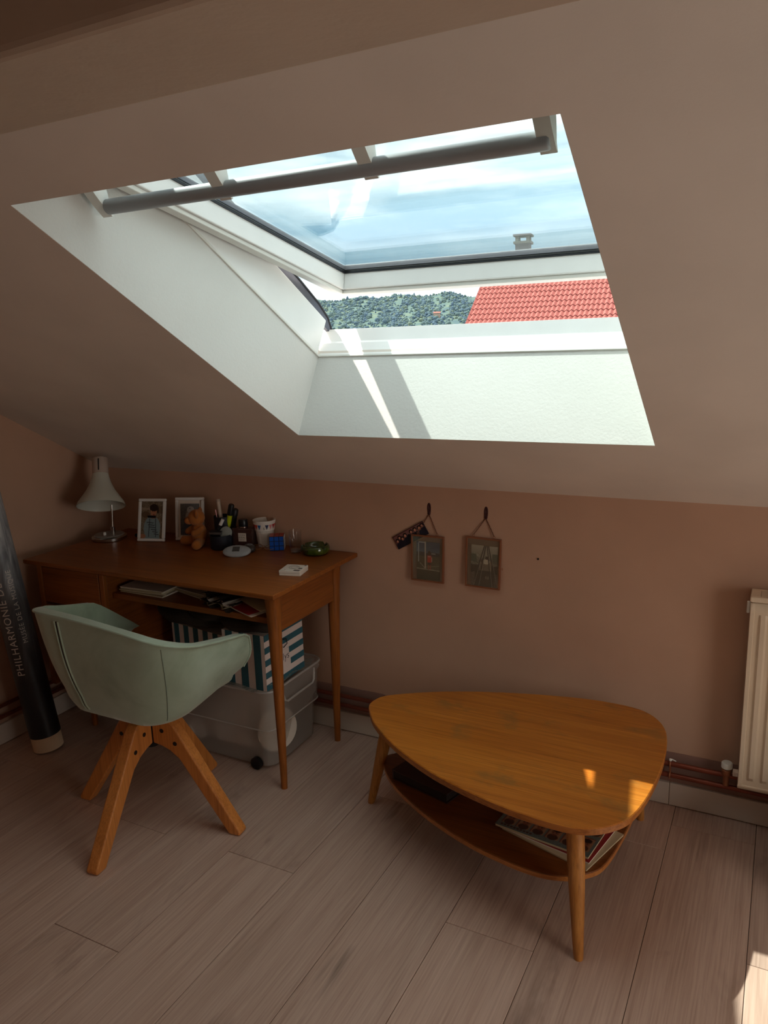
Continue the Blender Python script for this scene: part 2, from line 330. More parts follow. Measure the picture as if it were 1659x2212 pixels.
# ------------------------------------------------------------------ room shell
AL = 0.532142; CA, SA = math.cos(AL), math.sin(AL); KZ = 1.0347; D0 = KZ*CA
def RP(x, s, o):   # x, distance down the roof slope, height above the ceiling plane
    return Vector((x, s*CA+(D0+o)*SA, -s*SA+(D0+o)*CA))
XL, XR, ST, SB, DEP = 1.328, 2.4445, -2.106, -0.963, .289
RX0, RX1, RYB = 0.0, 4.6, -5.2
RIDGE_Y = -3.0
def roofm(): # local (x, s, o) -> world
    o = Vector((0, D0*SA, D0*CA))
    return Matrix(((1, 0, 0, 0), (0, CA, SA, o.y), (0, -SA, CA, o.z), (0, 0, 0, 1)))
RM = roofm()
def s_at_y(y): return y*CA-(KZ-y*math.tan(AL))*SA
def ceiling():
    bm = B(); g = 0.0
    s0, s1 = s_at_y(RIDGE_Y), s_at_y(.12)
    xa, xb = RX0-.15, RX1+.15
    xs = [xa, XL-g, XR+g, xb]; ss = [s0, ST-g, SB+g, s1]
    for lo, hi in ((0, DEP+.02),):
        G = {}
        for i, x in enumerate(xs):
            for j, s in enumerate(ss):
                for k, o in enumerate((lo, hi)): G[i, j, k] = bm.verts.new(RM @ Vector((x, s, o)))
        for i in range(3):
            for j in range(3):
                if (i, j) == (1, 1): continue
                bm.faces.new((G[i, j, 0], G[i+1, j, 0], G[i+1, j+1, 0], G[i, j+1, 0])); bm.faces.new((G[i, j, 1], G[i, j+1, 1], G[i+1, j+1, 1], G[i+1, j, 1]))
        for i in range(3):
            bm.faces.new((G[i, 0, 0], G[i, 0, 1], G[i+1, 0, 1], G[i+1, 0, 0])); bm.faces.new((G[i, 3, 0], G[i+1, 3, 0], G[i+1, 3, 1], G[i, 3, 1]))
            bm.faces.new((G[0, i, 0], G[0, i+1, 0], G[0, i+1, 1], G[0, i, 1])); bm.faces.new((G[3, i, 0], G[3, i, 1], G[3, i+1, 1], G[3, i+1, 0]))
        for a, b in (((1, 1), (2, 1)), ((2, 1), (2, 2)), ((2, 2), (1, 2)), ((1, 2), (1, 1))):
            bm.faces.new((G[(*a, 0)], G[(*b, 0)], G[(*b, 1)], G[(*a, 1)]))
    structure(obj('ceiling', bm, M['ceil']))
    zr = KZ-RIDGE_Y*math.tan(AL); zb = zr-(RIDGE_Y-RYB)*math.tan(AL)
    bm = B(); prism(bm, [(RIDGE_Y+.02, zr), (RYB-.1, zb-.06), (RYB-.1, zb+.2), (RIDGE_Y+.02, zr+.3)], xa, xb, Matrix(((0, 0, 1, 0), (1, 0, 0, 0), (0, 1, 0, 0), (0, 0, 0, 1))))
    structure(obj('ceiling', bm, M['ceil']))
    # walls
    bm = B(); box(bm, (xa, 0, -.1), (xb, .12, KZ)); structure(obj('wall_back', bm, M['wall']))
    prof = [(0, -.1), (0, KZ), (RIDGE_Y, zr), (RYB, zb), (RYB, -.1)]
    YZ = Matrix(((0, 0, 1, 0), (1, 0, 0, 0), (0, 1, 0, 0), (0, 0, 0, 1)))
    bm = B(); prism(bm, prof, -.12, 0, YZ); structure(obj('wall_left', bm, M['wall']))
    dy0, dy1, z0, z1 = -2.5, -1.0, .35, 1.45
    bm = B()
    prism(bm, [(0, -.1), (0, KZ), (dy1, KZ-dy1*math.tan(AL)), (dy1, -.1)], RX1, RX1+.12, YZ)
    prism(bm, [(dy1, z1), (dy1, KZ-dy1*math.tan(AL)), (dy0, KZ-dy0*math.tan(AL)), (dy0, z1)], RX1, RX1+.12, YZ)
    prism(bm, [(dy0, -.1), (dy0, KZ-dy0*math.tan(AL)), (RIDGE_Y, zr), (RYB, zb), (RYB, -.1)], RX1, RX1+.12, YZ)
    prism(bm, [(dy0, -.1), (dy1, -.1), (dy1, z0), (dy0, z0)], RX1, RX1+.12, YZ)
    structure(obj('wall_right', bm, M['wall']))
    dr = bpy.data.objects.new('added_window', None); C.objects.link(dr); structure(dr)  # unseen window, added to go with the fill light
    for a, b in (((RX1+.03, dy0, z0), (RX1+.09, dy0+.06, z1)), ((RX1+.03, dy1-.06, z0), (RX1+.09, dy1, z1)), ((RX1+.03, dy0+.06, z1-.06), (RX1+.09, dy1-.06, z1)), ((RX1+.03, dy0+.06, z0), (RX1+.09, dy1-.06, z0+.06)), ((RX1+.03, (dy0+dy1)/2-.04, z0+.06), (RX1+.09, (dy0+dy1)/2+.04, z1-.06))):
        bm = B(); box(bm, a, b); obj('frame_member', bm, M['white_lac'], dr, bevel=.004)
    for ya, yb in ((dy0+.06, (dy0+dy1)/2-.04), ((dy0+dy1)/2+.04, dy1-.06)):
        bm = B(); box(bm, (RX1+.055, ya, z0+.06), (RX1+.061, yb, z1-.06)); obj('glass_pane', bm, M['glass'], dr)
    bm = B(); box(bm, (xa, RYB-.12, -.1), (xb, RYB, zb)); structure(obj('wall_front', bm, M['wall']))
    # purlin
    bm = B()
    n = 60
    for y, zt in ((-1.585, 1.975), (-1.806, 2.105)): pass
    box(bm, (0, -1.806, 1.88), (RX1, -1.585, 2.0))
    box(bm, (0, -1.806, 1.995), (RX1, -1.62, 2.09))
    b = structure(obj('trim_1', bm, M['beam'], bevel=.012, seg=3))
ceiling()
def floor():
    fl = bpy.data.objects.new('floor', None); C.objects.link(fl); structure(fl)
    bm = B(); box(bm, (-.1, RYB, -.1), (RX1, .1, -.004)); obj('subfloor', bm, M['joint'], fl)
    W = .2445; L = 1.38
    known = {1.283-W: -1.288, 1.283: -.833, 1.528: -1.75, 1.773: -1.45, 2.0165: -.822, 2.2615: -.26, 2.507: -1.5, 2.749: -.634}
    k0 = math.ceil((0-2.507)/W)-1; rnd = random.Random(3); meshes = {}
    for k in range(k0, int((RX1-2.507)/W)+1):
        x0 = 2.507+k*W; j0 = None
        for kx, yy in known.items():
            if abs(kx-x0) < .03: j0 = yy
        if j0 is None: j0 = -rnd.uniform(.1, 1.3)
        xa, xb = max(x0, 0), min(x0+W, RX1)
        y = j0
        while y < 0: y += L
        while y > RYB:
            ya, yb = max(y-L, RYB), min(y, 0)
            if yb-ya > .02:
                key = (round(xb-xa, 4), round(yb-ya, 4))
                w, l = xb-xa-.0014, yb-ya-.0014
                if key not in meshes:
                    bm = B(); c = .0009
                    top = [(-w/2+c, -l/2+c, 0), (w/2-c, -l/2+c, 0), (w/2-c, l/2-c, 0), (-w/2+c, l/2-c, 0)]
                    mid = [(-w/2, -l/2, -c), (w/2, -l/2, -c), (w/2, l/2, -c), (-w/2, l/2, -c)]
                    bot = [(p[0], p[1], -.008) for p in mid]
                    rings(bm, [bot, mid, top]); o = obj('floor_plank', bm, M['plank'], fl); meshes[key] = o.data
                else:
                    o = bpy.data.objects.new('floor_plank', meshes[key]); C.objects.link(o); o.parent = fl
                o.location = ((xa+xb)/2, (ya+yb)/2, 0)
            y -= L
floor()
def skirting():
    def run(name, pts):
        o = bpy.data.objects.new(name, None); C.objects.link(o); structure(o)
        for a, b in pts:
            bm = B(); box(bm, a, b); obj('skirting_board', bm, M['skirt'], o, bevel=.0015)
    run('baseboard_back', [((.014, -.013, .003), (2.4835, -.0005, .083)), ((2.485, -.013, .003), (RX1, -.0005, .083))])
    run('baseboard_left', [((.0005, -2.4, .003), (.013, -.0005, .086)), ((.0005, RYB, .003), (.013, -2.402, .086))])
    run('baseboard_right', [((RX1-.013, RYB+.014, .003), (RX1-.0005, -.014, .083))])
    run('baseboard_front', [((.014, RYB+.0005, .003), (RX1-.014, RYB+.013, .083))])
    # strip behind pipes, darker than the wall
    bm = B(); box(bm, (.01, -.005, .086), (RX1, -.0003, .19)); structure(obj('pipe_strip', bm, paint('strip_tone', (150, 116, 104), .7, 60, .1)))
skirting()

# ------------------------------------------------------------------ skylight
def skylight():
    W = bpy.data.objects.new('window_1', None); C.objects.link(W); structure(W)
    t = .008
    def rb(name, a, b, mat, bevel=0, label=None, parent=W):
        bm = B(); box(bm, a, b, RM); return obj(name, bm, mat, parent, bevel=bevel, label=label)
    # plastered reveals
    for nm, a, b in (('reveal', (XL-t, ST-t, .0004), (XL+.0006, SB+t, DEP)), ('reveal', (XR-.0006, ST-t, .0004), (XR+t, SB+t, DEP)),
                     ('reveal', (XL-t, SB-.0006, .0004), (XR+t, SB+t, DEP)), ('reveal', (XL-t, ST-t, .0004), (XR+t, ST+.0006, DEP))):
        rb(nm, a, b, M['lining'])
    # fixed frame
    fo = .422
    FR = bpy.data.objects.new('window_frame', None); C.objects.link(FR); FR.parent = W
    e = .0015
    rb('frame_member', (XL-.045, ST-.05, DEP+.004), (XL+e, SB-.008, fo), M['white_lac'], .004, parent=FR)
    rb('frame_member', (XR-e, ST-.05, DEP+.004), (XR+.045, SB-.008, fo), M['white_lac'], .004, parent=FR)
    rb('frame_member', (XL-.045, ST-.05, DEP+.004), (XR+.045, ST+.012, fo), M['white_lac'], .004, parent=FR)
    # bottom member: stepped section
    sec = [(SB-.002, DEP+.004), (SB+.075, DEP+.004), (SB+.075, .372), (SB+.045, .408), (SB+.026, .408), (SB+.022, .357), (SB+.012, .345)]
    bm = B(); prism(bm, sec, XL-.045, XR+.045, RM @ Matrix(((0, 0, 1, 0), (1, 0, 0, 0), (0, 1, 0, 0), (0, 0, 0, 1)))); obj('frame_member', bm, M['white_lac'], FR, bevel=.002)
    # thin ledge where the reveal meets the frame
    for a, b in (((XL-.002, ST, DEP-.004), (XL+.006, SB, DEP+.003)), ((XR-.006, ST, DEP-.004), (XR+.002, SB, DEP+.003)), ((XL, SB-.006, DEP-.004), (XR, SB+.002, DEP+.003))):
        rb('shadow_bead', a, b, M['bracket'], .0015, parent=FR)
    # outer side cladding with a curved lower end, and black gasket
    for sx, xx in ((1, XL-.008), (-1, XR+.008)):
        pl = [(ST-.05, .40), (SB+.045, .40), (SB+.04, .412), (SB-.0, .438), (SB-.07, .450), (SB-.2, .455), (ST-.05, .455)]
        bm = B(); prism(bm, pl, xx-.006, xx+.006, RM @ Matrix(((0, 0, 1, 0), (1, 0, 0, 0), (0, 1, 0, 0), (0, 0, 0, 1)))); obj('side_cladding', bm, M['clad'], W)
        bm = B(); tube(bm, [RM @ Vector((xx+sx*.005, a, b)) for a, b in ((ST, .455), (SB-.2, .455), (SB-.07, .450), (SB-.0, .438), (SB+.042, .412))], .0045, 8); obj('gasket', bm, M['gasket'], W, smooth=60)
    bm = B(); box(bm, (XL-.05, SB+.05, .34), (XR+.05, SB+.16, .375), RM); obj('flashing', bm, M['clad'], W)
    # ---- opened sash
    be = math.atan(.207)
    T = Vector((0, math.cos(be), -math.sin(be))); Mn = Vector((0, math.sin(be), math.cos(be))); O = Vector((1.345, -.107, 1.7045))
    SM = Matrix(((1, 0, 0, O.x), (0, T.y, Mn.y, O.y), (0, T.z, Mn.z, O.z), (0, 0, 0, 1)))   # local x, t(down), m(up); corner at origin
    X1 = XR-.017-O.x; LS = 1.165
    sash = bpy.data.objects.new('sash', None); C.objects.link(sash); sash.parent = W
    def sb(name, a, b, mat, bevel=.003):
        bm = B(); box(bm, a, b, SM); return obj(name, bm, mat, sash, bevel=bevel)
    w = .042; hgt = .068
    # lip (room side) and inner body, each member
    sb('sash_member', (0, -LS, .012), (w, 0, hgt+.018), M['white_lac'])
    sb('sash_member', (X1-w, -LS, .012), (X1, 0, hgt+.018), M['white_lac'])
    sb('sash_member', (w, -w, .012), (X1-w, 0, hgt+.018), M['white_lac'])
    sb('sash_member', (w, -LS, .012), (X1-w, -LS+.06, hgt+.018), M['white_lac'])
    for a, b in (((.002, -LS+.002, 0), (w-.008, -.002, .0118)), ((X1-w+.008, -LS+.002, 0), (X1-.002, -.002, .0118)), ((w-.008, -w+.008, 0), (X1-w+.008, -.002, .0118)), ((w-.008, -LS+.002, 0), (X1-w+.008, -LS+.052, .0118))):
        sb('sash_lip', a, b, M['bracket'], .002)
    g = .004
    for a, b in (((w, -LS+.06, hgt-.004), (w+g, -w, hgt+.003)), ((X1-w-g, -LS+.06, hgt-.004), (X1-w, -w, hgt+.003)), ((w, -w-g, hgt-.004), (X1-w, -w, hgt+.003))):
        sb('gasket', a, b, M['gasket'], 0)
    for a, b in (((w, -LS+.06, hgt+.006), (w+.005, -w, hgt+.018)), ((X1-w-.005, -LS+.06, hgt+.006), (X1-w, -w, hgt+.018)), ((w, -w-.010, hgt+.006), (X1-w, -w, hgt+.018))):
        sb('glazing_spacer', a, b, M['clad'], 0)
    sb('glass_pane', (w, -LS+.06, hgt+.002), (X1-w, -w, hgt+.006), M['glass'], 0)
    sb('glass_pane', (w, -LS+.06, hgt+.018), (X1-w, -w, hgt+.022), M['glass'], 0)
    for a, b in (((-.012, -LS-.02, hgt+.018), (.03, .02, hgt+.03)), ((X1-.03, -LS-.02, hgt+.018), (X1+.012, .02, hgt+.03)), ((.03, -.03, hgt+.018), (X1-.03, .02, hgt+.03))):
        sb('sash_cladding', a, b, M['clad'], .003)
    # ventilation handle bar with curved brackets
    bar = bpy.data.objects.new('handle_bar', None); C.objects.link(bar); bar.parent = sash
    by, bz, br = -1.148, 1.857, .0165
    bm = B(); lathe(bm, [(br*.8, 1.372), (br, 1.376), (br, 2.368), (br*.8, 2.372)], 28, Matrix(((0, 0, 1, 0), (0, 1, 0, by), (-1, 0, 0, bz), (0, 0, 0, 1)))); o = obj('handle_tube', bm, M['alu'], sash, smooth=40)
    for x0 in (1.347, 1.682, 2.020, 2.352):
        # arc from sash top rail down to under the bar, in the y-z plane
        top = Vector((0, -1.212, 1.925)); pts_o, pts_i = [], []
        for i in range(9):
            t_ = i/8
            yo = top.y+(by+.010-top.y)*t_**1.35; zo = top.z+(bz-.019-top.z)*t_**.9
            wd = .034*(1-t_)+.028*math.sin(PI*min(1, t_*1.15))*.5+.004
            pts_o.append((yo, zo)); pts_i.append((yo+wd*1.0, zo+wd*.45))
        poly = pts_o+list(reversed(pts_i))
        bm = B(); prism(bm, poly, x0, x0+.028, Matrix(((0, 0, 1, 0), (1, 0, 0, 0), (0, 1, 0, 0), (0, 0, 0, 1)))); obj('bracket', bm, M['bracket'], sash, smooth=40)
    bpy.data.objects.remove(bar)
skylight()

# ------------------------------------------------------------------ outdoors
def outdoors():
    rnd = random.Random(11)
    # hillside
    def dirv(az, el=0): a = math.radians(az); return Vector((math.sin(a), math.cos(a), el))
    cam = Vector(CAM)
    def hill_h(az, t):
        n = .35*math.sin(az*.21+1)+.25*math.sin(az*.53+2)+.12*math.sin(az*1.3)
        return -75+t**.8*(131+5*n)+2.0*math.sin(az*1.9+t*7)*t
    def hp(az, t):
        r = 380+620*t; d = dirv(az); return Vector((cam.x+d.x*r, cam.y+d.y*r, cam.z+hill_h(az, t)))
    azs = np.linspace(-75, 45, 161); ts = np.linspace(0, 1.0, 28)
    vs = [tuple(hp(a, t)) for a in azs for t in ts]; nt = len(ts)
    vs2 = [tuple(Vector((*hp(a, 1.0)[:2], 0))+dirv(a)*400+Vector((0, 0, 20))) for a in azs]
    fs = [(i*nt+j, i*nt+j+1, (i+1)*nt+j+1, (i+1)*nt+j) for i in range(len(azs)-1) for j in range(nt-1)]
    k = len(vs); fs += [(i*nt+nt-1, k+i, k+i+1, (i+1)*nt+nt-1) for i in range(len(azs)-1)]
    me = bpy.data.meshes.new('hillside'); me.from_pydata(vs+vs2, [], fs)
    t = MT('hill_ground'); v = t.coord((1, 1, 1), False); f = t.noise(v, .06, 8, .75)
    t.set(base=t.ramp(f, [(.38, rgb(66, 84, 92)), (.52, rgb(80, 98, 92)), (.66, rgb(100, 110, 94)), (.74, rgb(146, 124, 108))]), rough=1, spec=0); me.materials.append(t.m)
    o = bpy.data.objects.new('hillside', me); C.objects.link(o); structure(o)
    # woodland: one countless mass of tree crowns
    bm = bmesh.new(); bmesh.ops.create_icosphere(bm, subdivisions=2, radius=1); bv = np.array([v.co[:] for v in bm.verts]); bf = np.array([[v.index for v in f_.verts] for f_ in bm.faces]); bm.free()
    rs = np.random.RandomState(5); V, F, K = [], [], 0; cols = []
    for i in range(23000):
        az = rs.uniform(-43, -9); tt = rs.uniform(.30, 1.0); p = hp(az, tt)
        if math.sin(az*2.3+tt*9)+math.sin(az*5.1-tt*21)*.7+rs.uniform(-.9, .9) < -.75: continue
        tall = rs.rand() < .14
        s = rs.choice([.7, 1.0, 1.5, 2.2], p=[.34, .34, .24, .08])*rs.uniform(.8, 1.2)*(1.0 if not tall else .7); sz = s*(rs.uniform(.8, 1.15) if not tall else rs.uniform(1.5, 2.2))
        q = bv*(1+rs.uniform(-.16, .16, (len(bv), 1)))
        if tall: q = q*np.c_[1-.35*q[:, 2:3], 1-.35*q[:, 2:3], np.ones((len(q), 1))]
        V.append(q*[s, s, sz]+[p.x, p.y, p.z+sz*.35]); F.append(bf+K); K += len(bv); cols.append(np.full(len(bf)*3, rs.rand()))
    V = np.vstack(V); F = np.vstack(F)
    me = bpy.data.meshes.new('woodland'); me.vertices.add(len(V)); me.vertices.foreach_set('co', V.astype(np.float32).ravel())
    me.loops.add(F.size); me.loops.foreach_set('vertex_index', F.astype(np.int32).ravel()); me.polygons.add(len(F)); me.polygons.foreach_set('loop_start', np.arange(0, F.size, 3, dtype=np.int32))
    me.update(calc_edges=True)
    me.polygons.foreach_set('use_smooth', np.ones(len(F), dtype=bool))
    at = me.attributes.new('tone', 'FLOAT', 'CORNER'); at.data.foreach_set('value', np.concatenate(cols).astype(np.float32))
    t = MT('hazed_tree_crowns'); a = t.n('ShaderNodeAttribute'); a.attribute_name = 'tone'
    t.set(base=t.ramp(a.outputs['Fac'], [(0, rgb(70, 88, 102)), (.5, rgb(76, 94, 100)), (.85, rgb(84, 102, 98)), (1, rgb(96, 110, 98))]), rough=1, spec=0); me.materials.append(t.m)  # bluish crown tones carry the haze of distance in the colour
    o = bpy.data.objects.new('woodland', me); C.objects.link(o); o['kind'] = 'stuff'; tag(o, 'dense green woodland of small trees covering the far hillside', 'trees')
    # small far farmhouse on the hill
    az = -23.5; p = hp(az, .70); th = thing('farmhouse', 'tiny pink-roofed farmhouse among the trees on the far hillside', 'house', p+Vector((0, 0, 3)), math.radians(20))
    bm = B(); box(bm, (-3.4, -2, -3), (3.4, 2, 1.9)); obj('wall', bm, plain('far_wall', (150, 134, 120), .9), th)
    bm = B(); prism(bm, [(-2.5, 1.9), (2.5, 1.9), (0, 3.3)], -3.8, 3.8, Matrix(((0, 0, 1, 0), (1, 0, 0, 0), (0, 1, 0, 0), (0, 0, 0, 1)))); obj('roof', bm, plain('far_roof', (140, 88, 78), .9), th)
    # neighbour's house with tiled roof
    A0, s0 = -21.4877, .01789; R0 = 25.4
    E = Vector((cam.x+math.sin(math.radians(A0))*R0, cam.y+math.cos(math.radians(A0))*R0, cam.z+s0*R0))
    az = math.radians(-7.2); U = Vector((math.cos(az), -math.sin(az), -.004)).normalized(); Vh = Vector((math.sin(az), math.cos(az), 0))
    pit = math.radians(31); Up = (Vh*math.cos(pit)+Vector((0, 0, math.sin(pit)))).normalized(); Nn = U.cross(Up).normalized()
    HM = Matrix((U, Up, Nn)).transposed().to_4x4(); HM.translation = E
    h = thing('house', 'neighbouring house with bright red pantile roof and rough chimney beyond the skylight', 'house', E); h.rotation_euler = HM.to_euler()
    tw, tl = .295, .335
    bm = B(); ns = 12; rs_ = []
    for end, lift in ((0, .028), (tl+.04, .0)):
        rs_.append([(tw*i/ns, end, lift+.022+.026*math.cos(4*PI*i/ns)) for i in range(ns+1)])
    V = rings(bm, rs_, False, False)
    lo = [bm.verts.new((tw*i/ns, 0.0, lift_-.018)) for i, lift_ in enumerate([.028+.022+.026*math.cos(4*PI*i/ns) for i in range(ns+1)])]
    for i in range(ns): bm.faces.new((lo[i], lo[i+1], V[0][i+1], V[0][i]))
    t = MT('red_pantile'); oi = t.n('ShaderNodeObjectInfo'); f = t.noise(t.coord((4, 4, 4)), 2, 4)
    c = t.mix(.5, t.ramp(oi.outputs['Random'], [(0, rgb(136, 80, 74)), (1, rgb(146, 88, 82))]), t.ramp(f, [(.3, rgb(134, 78, 72)), (.7, rgb(148, 90, 84))])); t.set(base=c, rough=.9, spec=.1)
    t0 = obj('roof_tile', bm, t.m, h, smooth=50); t0.location = (0, 0, .02); me = t0.data
    for r in range(13):
        for c_ in range(22):
            if r == 0 and c_ == 0: continue
            q = bpy.data.objects.new('roof_tile', me); C.objects.link(q); q.parent = h
            q.location = (c_*tw, r*tl, .02); q.rotation_euler = (rnd.uniform(-.004, .004), 0, rnd.uniform(-.003, .003))
    bm = B(); box(bm, (-.05, -.02, -.18), (22.5*tw, 13.2*tl, .0)); obj('roof_deck', bm, plain('roof_timber', (96, 44, 38), .9), h)
    Hi = HM.inverted()
    def world_box(a, b, mat, nm, parent):
        bm = B(); Lm = Matrix((U.xyz, Vh, Vector((0, 0, 1)))).transposed().to_4x4(); Lm.translation = E
        box(bm, a, b, Hi @ Lm); return obj(nm, bm, mat, parent)
    cp = math.cos(pit)*13.2*tl; sp_ = math.sin(pit)*13.2*tl
    world_box((.25, .4, -6), (22.2*tw, 2*cp-.4, -.25), plain('house_render', (226, 212, 190), .9), 'wall', h)
    bm = B(); Lm = Matrix((U.xyz, Vh, Vector((0, 0, 1)))).transposed().to_4x4(); Lm.translation = E
    prism(bm, [(cp, sp_+.02), (2*cp, 0), (2*cp, -.18), (cp, sp_-.2)], -.05, 22.5*tw, Hi @ Lm @ Matrix(((0, 0, 1, 0), (1, 0, 0, 0), (0, 1, 0, 0), (0, 0, 0, 1)))); obj('rear_roof', bm, plain('rear_roof_tiles', (146, 70, 64), .9), h)
    cz = sp_-.5; cx0 = .88; st = plain('chimney_render', (104, 96, 92), .95, bump=.6, bs=8)
    cy = cp-.1; w_ = .48
    ch = world_box((cx0, cy, cz), (cx0+w_, cy+w_, 2.835), st, 'chimney', h)
    cr = plain('chimney_crown', (128, 122, 106), .9)
    world_box((cx0-.06, cy-.06, 2.835), (cx0+w_+.06, cy+w_+.06, 2.915), cr, 'chimney_ledge', ch)
    for ax, ay in ((0, 0), (w_-.10, 0), (0, w_-.10), (w_-.10, w_-.10)): world_box((cx0+ax, cy+ay, 2.915), (cx0+ax+.10, cy+ay+.10, 3.085), cr, 'chimney_post', ch)
    world_box((cx0-.07, cy-.07, 3.085), (cx0+w_+.07, cy+w_+.07, 3.15), plain('chimney_slab', (90, 84, 74), .9), 'chimney_cap', ch)
outdoors()

# ------------------------------------------------------------------ desk
XZ = Matrix(((1, 0, 0, 0), (0, 0, 1, 0), (0, 1, 0, 0), (0, 0, 0, 1)))     # poly (x,z) extruded along y
YZm = Matrix(((0, 0, 1, 0), (1, 0, 0, 0), (0, 1, 0, 0), (0, 0, 0, 1)))    # poly (y,z) extruded along x
def desk():
    X0, Y0 = .124, -.56
    d = thing('writing_desk', 'brown wooden writing desk with drawers and tapered legs against the pink wall', 'desk', (X0, Y0, 0))
    W, Dp = 1.194, .556
    def bx(n, a, b, m, bev=.002, par=d, label=None):
        bm = B(); box(bm, (a[0]-X0, a[1]-Y0, a[2]), (b[0]-X0, b[1]-Y0, b[2])); return obj(n, bm, m, par, bevel=bev, label=label)
    # desktop with chamfered underside
    bm = B(); lay = []
    for ins, z in ((.048, .7285), (.004, .742), (0, .745), (0, .7585), (.0015, .76)):
        lay.append([(ins, ins, z), (W-ins, ins, z), (W-ins, Dp-min(ins, .004), z), (ins, Dp-min(ins, .004), z)])
    rings(bm, lay); obj('desktop', bm, M['deskx'], d, bevel=.0015)
    # chest on the left
    bx('chest_body', (.140, -.488, .225), (.492, -.03, .7325), M['desky'])
    bx('stile', (.128, -.508, .215), (.155, -.484, .7325), M['deskz'], .004)
    bx('stile', (.470, -.506, .225), (.494, -.4885, .7325), M['deskz'], .003)
    for z0, z1 in ((.575, .722), (.41, .565), (.24, .40)):
        dr = bx('drawer', (.156, -.507, z0), (.466, -.4885, z1), M['deskx'], .003)
    for x, y in ((.23, -.40), (.23, -.08), (.46, -.45), (.46, -.08)):
        bm = B(); lathe(bm, [(.011, 0), (.020, .225)], 20, mat4((x-X0, y-Y0, 0))); obj('leg', bm, M['deskz'], d, smooth=40)
    # shelf under the top
    bx('under_shelf', (.494, -.468, .618), (1.2435, -.03, .640), M['deskx'])
    bx('back_panel', (.494, -.035, .560), (1.2435, -.024, .7325), M['deskx'])
    bx('apron', (1.248, -.462, .598), (1.272, -.117, .7325), M['desky'], .003)
    bx('front_rail', (.494, -.478, .715), (1.238, -.462, .7325), M['deskx'])
    for (xt, yt), (xb, yb) in (((1.262, -.484), (1.243, -.464)), ((1.260, -.094), (1.243, -.092))):
        bm = B(); n = 24; rs = []
        for i in range(13):
            t = i/12; z = .7325*(1-t); r = .0235-.0120*max(0, (t-.14)/.86); sq = max(0, 1-t/.16)
            cx, cy = xt+(xb-xt)*t-X0, yt+(yb-yt)*t-Y0; ring = []
            for j in range(n):
                a = 2*PI*j/n; c, s_ = math.cos(a), math.sin(a); k = 1/max(abs(c), abs(s_)); k = 1+(min(k, 1.28)-1)*sq
                ring.append((cx+r*k*c, cy+r*k*s_, z))
            rs.append(ring)
        rings(bm, rs); obj('leg', bm, M['deskz'], d, smooth=40)
    return d
desk()

def papers():
    def stack(name, label, cat, x, y, z, w, l, n, rz, mats, sag=0, group=None):
        o = thing(name, label, cat, (x, y, z), rz, group); r = random.Random(int(x*1000))
        h = 0
        for i in range(n):
            th = r.uniform(.0025, .0045); bm = B(); box(bm, (-w/2, -l/2, h+.0003), (w/2, l/2, h+th), mat4((r.uniform(-.008, .008), r.uniform(-.008, .008), 0), 0, 0, r.uniform(-.05, .05)))
            obj('magazine' if cat == 'magazines' else 'sheet', bm, mats[i % len(mats)], o); h += th
        return o
    pw = [M['paper'], M['paper2']]
    stack('magazine_pile', 'low pile of pale magazines at the left end of the open desk shelf', 'magazines', .625, -.36, .640, .21, .17, 7, .03, pw)
    stack('notebook_stack', 'few cream notebooks lying beside the magazine pile on the desk shelf', 'notebooks', .845, -.30, .640, .21, .18, 6, -.22, [M['paper2'], M['paper']])
    # crumpled dark folders
    o = thing('crumpled_papers', 'crumpled dark papers in the middle of the open desk shelf', 'papers', (1.00, -.37, .641)); r = random.Random(4)
    for i in range(5):
        bm = B(); pts = []; n = 12
        for yy in (-.09, .09):
            for zz in (0,):
                pts.append([(-.08+.16*j/n, yy+.01*math.sin(j), .004+i*.008+.006*math.sin(j*1.1+i*2+yy*20)) for j in range(n+1)])
        rings(bm, [pts[0], pts[1]], False, False); q = obj('sheet', bm, [M['cloth_dark'], M['paper2'], M['cloth_dark'], M['paper'], M['cloth_dark']][i], o)
        md = q.modifiers.new('t', 'SOLIDIFY'); md.thickness = .001; q.rotation_euler = (0, 0, r.uniform(-.3, .3))
    def curved(name, label, cat, mat, x, y, z, w, l, rz, lift, edge=None):
        o = thing(name, label, cat, (x, y, z), rz); n = 14
        def sheet(nm, m_, dz, a, b, th=.0016):
            bm = B(); R_ = [[(a+(b-a)*i/n, yy, dz+lift*((a+(b-a)*i/n)/w+.5-1)**2) for i in range(n+1)] for yy in (-l/2, l/2)]
            rings(bm, R_, False, False); q = obj(nm, bm, m_, o, smooth=60); md = q.modifiers.new('t', 'SOLIDIFY'); md.thickness = th
        sheet('cover', mat, .0, -w/2, w/2, .003)
        if edge: sheet('edge_band', edge, .0035, -w/2+.02, w/2-.015)
        return o
    c = curved('card_folder', 'white card folder with dark red inner band sticking out of the desk shelf', 'folder', M['paper'], 1.045, -.345, .6445, .32, .20, -.30, .05, M['red'])
    curved('loose_sheet', 'large pale sheet lying over the red and white folder in the desk shelf', 'paper', M['paper2'], 1.12, -.330, .660, .24, .19, -.40, .028)
papers()

